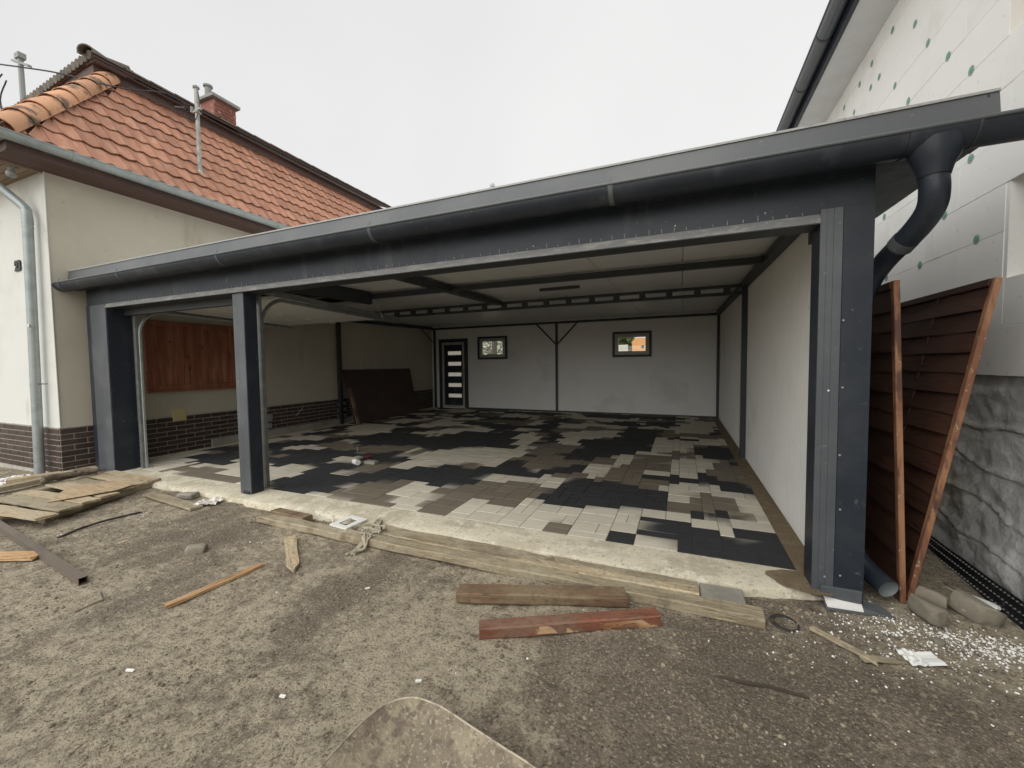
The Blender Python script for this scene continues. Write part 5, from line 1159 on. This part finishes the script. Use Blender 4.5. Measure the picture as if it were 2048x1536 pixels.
# muddy metal tray at the very bottom of the view
rimp = [(-1.19, .90), (-1.195, 1.02), (-1.195, 1.14), (-1.185, 1.26), (-1.145, 1.35), (-1.07, 1.405), (-.96, 1.412), (-.88, 1.40), (-.75, 1.37), (-.61, 1.34), (-.45, 1.30), (-.33, 1.20), (-.30, 1.02), (-.38, .82), (-.60, .70), (-.90, .68), (-1.10, .76)]
rimv = smoothpath([(x, y, .05) for (x, y) in rimp]+[(rimp[0][0], rimp[0][1], .05)], 6)[:-1]
tray = thing('metal_tray', (-.78, 1.05, -.08), 'mud caked rusty metal tray with a thin curved rim, at the bottom edge', 'metal tray')
b = B(); n = len(rimv); c = Vector((-.78, 1.05, 0)); NR = 22
for k in range(NR+1):
    r_ = 1-k/NR*.98
    for p in rimv:
        q = c+(Vector((p.x, p.y, 0))-c)*r_; z = -.055+.105*r_**2.2+(.008*mnoise.noise(Vector((q.x*9, q.y*9, 3)))+.004*mnoise.noise(Vector((q.x*30, q.y*30, 3))))*(1 if k else 0)
        b.v.append((q.x, q.y, z))
for k in range(NR):
    for j in range(n): b.f.append((k*n+j, k*n+(j+1) % n, (k+1)*n+(j+1) % n, (k+1)*n+j))
b.f.append(tuple(NR*n+j for j in range(n)))
b.build('tray_pan', 'tray', tray, smooth=True)
b = B(); b.v = [(p.x, p.y, .048) for p in rimv]+[(c.x+(p.x-c.x)*.86, c.y+(p.y-c.y)*.86, -.10) for p in rimv]; b.f = [(j, (j+1) % n, n+(j+1) % n, n+j) for j in range(n)]; b.build('tray_outside', 'tray', tray, smooth=True)
B().tube(rimv+[rimv[0]], .0042, 8, caps=False).build('tray_rim', 'rim', tray, smooth=True)

# ------------------------------------------------------------------ things inside the carport
b = B(); b.hexa([(-7.74, 8.05, .0), (-7.74, 10.75, .0), (-7.77, 10.75, .0), (-7.77, 8.05, .0), (-8.17, 8.12, 1.40), (-8.17, 10.95, 1.40), (-8.20, 10.95, 1.40), (-8.20, 8.12, 1.40)])
T_(b.build('brown_sheet', 'sheet'), 'large dark brown sheet leaning on the left wall inside the carport', 'sheet')
T_(plank('leaning_board', (-7.62, 8.02, .0), (-7.88, 8.02, .93), .10, .03, 'w_brown', seg=6, jit=.002, roll=R(0)), 'narrow brown board leaning on the edge of the large brown sheet', 'board')
for i in range(4):
    y0 = 4.86+i*.9; o = part('kerb_stone', 'concg', None, (-8.225, -8.16, y0, y0+.895, -.01, .145-.003*i), ch=.004)
    T_(o, ('grey kerb stone against the brick plinth under the shutter, nearest the front', 'grey kerb stone against the plinth, second from the front', 'grey kerb stone against the plinth, third from the front', 'grey kerb stone against the plinth, farthest back near the wall post')[i], 'kerb stone', 'kerb stones along the left wall')
mal = thing('mallet', (-4.56, 4.80, 0), 'white headed mallet with red and black handle lying on the paving', 'mallet')
B().tube([(-4.60, 4.74, .045), (-4.49, 4.70, .045)], [.042, .042], 16).build('mallet_head', 'white', mal, smooth=True)
B().tube([(-4.55, 4.76, .045), (-4.62, 5.02, .035)], .012, 8).build('handle', 'black', mal)
B().tube([(-4.62, 5.02, .035), (-4.66, 5.17, .03)], .017, 8).build('grip', 'redh', mal)
T_(part('pale_block', 'concg', None, (-4.47, -4.27, 4.80, 4.90, 0.004, .05), ch=.004), 'small pale stone block beside the white mallet head', 'block')
pin = thing('stringline_pin', (-5.16, 5.40, 0), 'small black capped pin standing on the paving behind the mallet', 'pin')
B().tube([(-5.16, 5.40, .002), (-5.16, 5.40, .12)], .006, 6).build('shaft', 'galv', pin); B().tube([(-5.24, 5.40, .125), (-5.06, 5.40, .13)], .016, 8).build('cap', 'black', pin)

# ------------------------------------------------------------------ scattered crumbs, clods, gravel
ico = [(0, 0, -1), (.72, -.53, -.45), (-.28, -.85, -.45), (-.89, 0, -.45), (-.28, .85, -.45), (.72, .53, -.45), (.28, -.85, .45), (-.72, -.53, .45), (-.72, .53, .45), (.28, .85, .45), (.89, 0, .45), (0, 0, 1)]
icf = [(0, 1, 2), (1, 0, 5), (0, 2, 3), (0, 3, 4), (0, 4, 5), (1, 5, 10), (2, 1, 6), (3, 2, 7), (4, 3, 8), (5, 4, 9), (1, 10, 6), (2, 6, 7), (3, 7, 8), (4, 8, 9), (5, 9, 10), (6, 10, 11), (7, 6, 11), (8, 7, 11), (9, 8, 11), (10, 9, 11)]
ICO = np.array(ico); ICF = np.array(icf)
def scatter(name, pts, smin, smax, mat_, label, flat=.6, pw=3., seed=1, sink=.2):
    rg_ = np.random.RandomState(seed); n = len(pts); s_ = smin+(smax-smin)*rg_.rand(n)**pw
    V = np.zeros((n, 12, 3)); 
    for i, (x, y) in enumerate(pts):
        k = ICO*(.7+.6*rg_.rand(12, 1))*np.array([1, .6+.6*rg_.rand(), flat])*s_[i]; a = rg_.rand()*6.28; ca, sa = math.cos(a), math.sin(a)
        V[i, :, 0] = x+k[:, 0]*ca-k[:, 1]*sa; V[i, :, 1] = y+k[:, 0]*sa+k[:, 1]*ca; V[i, :, 2] = k[:, 2]+gh(x, y)+s_[i]*flat*(1-sink*2)*.5
    Fs = (ICF[None]+np.arange(n)[:, None, None]*12).reshape(-1, 3); me = bpy.data.meshes.new(name); me.from_pydata(V.reshape(-1, 3).tolist(), [], Fs.tolist()); me.update()
    o = link(name, me, mat_); tag(o, label, kind='stuff'); return o
rg_ = np.random.RandomState(9)
def okp(x, y): return not (y > 3.0 and x < .84) and x < 1.93
pts = []
while len(pts) < 11000:
    y = .75+2.7*rg_.rand()**1.1; x = -7.8+9.7*rg_.rand()
    if not okp(x, y): continue
    d = mnoise.noise(Vector((x*1.1, y*1.1, 6))); 
    if rg_.rand() < .25+1.2*max(0, d)+(.35 if x > -.8 else 0): pts.append((x, y))
scatter('soil_clods', pts, .0022, .014, 'clod', 'small loose soil clods and grit scattered over the ground', pw=4.5, seed=2)
pts = []
for (cx_, cy_, rx_, ry_, n) in ((1.11, 3.24, .05, .07, 110), (1.17, 3.12, .06, .04, 90), (1.43, 3.03, .07, .05, 170), (1.52, 2.93, .06, .045, 150), (1.62, 3.02, .07, .05, 190), (1.72, 2.97, .07, .05, 200), (1.82, 2.93, .06, .05, 120), (1.2, 2.98, .14, .10, 200), (1.35, 2.88, .2, .1, 150), (1.0, 2.95, .15, .12, 110), (1.45, 2.75, .25, .12, 130), (.7, 2.75, .3, .15, 50), (1.2, 2.6, .3, .2, 80), (.5, 2.3, .5, .25, 35), (-.2, 1.9, .8, .3, 14), (-4.6, 2.1, 1.0, .35, 26), (-5.35, 2.42, .06, .06, 25), (-5.3, 1.75, .2, .1, 12), (-3, 2.2, 1.5, .5, 8), (1.65, 3.5, .12, .12, 30)):
    for k in range(n):
        x, y = cx_+rg_.randn()*rx_, cy_+rg_.randn()*ry_
        if okp(x, y) and x < 1.9: pts.append((x, y))
scatter('foam_crumbs', pts, .0018, .0078, 'foam', 'white foam crumbs scattered over the soil by the right post and stones', flat=.75, pw=2.2, seed=3, sink=.1)
pts = []
while len(pts) < 26000:
    y = .8+2.5*rg_.rand()**1.5; x = -5.5+7.3*rg_.rand()
    if okp(x, y): pts.append((x, y))
scatter('soil_grit', pts, .0014, .0052, 'clod', 'fine grit lying on the soil in the foreground', pw=2.2, seed=8, sink=.1)
pts = [(-8.55-.5*rg_.rand(), 2.35+.4*rg_.rand()) for _ in range(160)]
scatter('pale_gravel', pts, .010, .028, 'foam', 'pale gravel at the foot of the brick plinth at the left edge', pw=1.5, seed=4)
pts = []
while len(pts) < 900:
    x = -4.2+5.0*rg_.rand(); y = 2.99+.08*rg_.rand()*rg_.rand()-.02
    pts.append((x, min(y, 3.06)))
scatter('edge_rubble', pts, .004, .016, 'clod', 'crumbled earth along the edge of the concrete strip', pw=2.5, seed=6, sink=0)

# ------------------------------------------------------------------ seen through the back windows, and beyond the roof
oh = thing('orange_house', (0, 50, -.1), 'orange rendered house seen through the right back window', 'house')
part('wall', 'orange', oh, (-5.44, 6, 50, 58, -.1, 4.0))
b = B(); b.hexa([(-5.44, 50, 4.0), (6, 50, 4.0), (6, 58, 4.0), (-5.44, 58, 4.0), (-5.05, 50, 4.42), (6, 50, 4.42), (6, 58, 4.42), (-5.05, 58, 4.42)]); b.build('roof', 'orange', oh)
wn = part('window', 'palewall', oh, (-4.42, -4.02, 49.97, 49.99, 3.15, 3.6)); part('pane', 'black', wn, (-4.37, -4.07, 49.95, 49.965, 3.2, 3.55))
gf = thing('garden_fence', (-9.5, 48, -.1), 'pale horizontal board fence seen through the right back window', 'fence')
for i in range(14): part('slat', 'palewall', gf, (-14, -5.7, 48, 48.05, .1+i*.25, .32+i*.25))
for x in (-13.9, -11.2, -8.5, -5.8): part('post', 'palewall', gf, (x, x+.12, 48.06, 48.2, -.1, 3.6))
def shrub(name, c, rx, rz, n, mat_, label, cat, seed, leaf=.16, group=None):
    rg2 = np.random.RandomState(seed); t_ = thing(name, (c[0], c[1], -.1), label, cat, group); b = B()
    for k in range(n):
        d = rg2.randn(3); d /= np.linalg.norm(d); r_ = rg2.rand()**.45; clump = 1+.25*mnoise.noise(Vector((d*2.2).tolist())+Vector((seed, 0, 0)))
        p = Vector((c[0]+d[0]*rx*r_*clump, c[1]+d[1]*rx*r_*clump, c[2]+d[2]*rz*r_*clump)); u = Vector(rg2.randn(3).tolist()).normalized(); v = u.orthogonal().normalized()*leaf*(.5+rg2.rand()); u = u*leaf*(.5+rg2.rand())
        i = len(b.v); b.v += [tuple(p-u-v*.5), tuple(p+u-v*.5), tuple(p+u+v*.5), tuple(p-u+v*.5)]; b.f.append((i, i+1, i+2, i+3))
    b.build('crown', mat_, t_); b = B().tube([(c[0], c[1], -.1), (c[0], c[1], c[2])], [.12, .05], 6); b.build('trunk', 'bark', t_); return t_
for i, (x, y, z, rx, rz) in enumerate(((-12.2, 52, 4.2, 2.0, 2.2), (-9.3, 53, 4.4, 1.9, 2.1), (-6.8, 53, 4.1, 1.6, 2.0))):
    shrub('shrub', (x, y, z), rx, rz, 1500, 'leaf', ('dark shrub behind the pale garden fence, at its left end', 'dark shrub behind the middle of the pale garden fence', 'dark shrub between the garden fence and the orange house')[i], 'shrub', 40+i, group='shrubs behind the garden fence')
for i, (x, y, z, rx, rz) in enumerate(((-24.6, 50, 3.0, 1.0, 2.8), (-22.7, 50, 2.9, 1.0, 2.8))):
    shrub('pale_shrub', (x, y, z), rx, rz, 900, 'leafp', ('pale green shrub seen in the left half of the left back window', 'pale green shrub seen in the right half of the left back window')[i], 'shrub', 60+i, leaf=.2, group='shrubs behind the left window')
bt = thing('bare_tree', (-16.4, 35, -.1), 'bare tree whose topmost twigs show above the carport roof', 'tree')
B().tube([(-16.4, 35, -.1), (-16.3, 35, 9), (-16.35, 35, 16.5)], [.3, .18, .05], 8).build('trunk', 'bark', bt)
b = B(); rr = random.Random(12)
def branch(p, d, L_, r_, lv):
    q = p+d*L_; b.tube([p, (p+q)/2+Vector((rr.uniform(-.05, .05),)*3), q], [r_, r_*.8, r_*.5], 5, caps=False)
    if lv <= 0: return
    for k in range(4): branch(p.lerp(q, rr.uniform(.4, 1)), (d+Vector((rr.uniform(-.6, .6), rr.uniform(-.6, .6), rr.uniform(-.1, .5)))).normalized(), L_*.62, r_*.5, lv-1)
branch(Vector((-16.35, 35, 16.3)), Vector((0, 0, 1)), 1.1, .05, 3)
for k in range(7): branch(Vector((-16.3, 35, 8+k)), Vector((rr.uniform(-.7, .7), rr.uniform(-.7, .7), .6)).normalized(), 1.6, .07, 2)
b.build('branches', 'bark', bt)
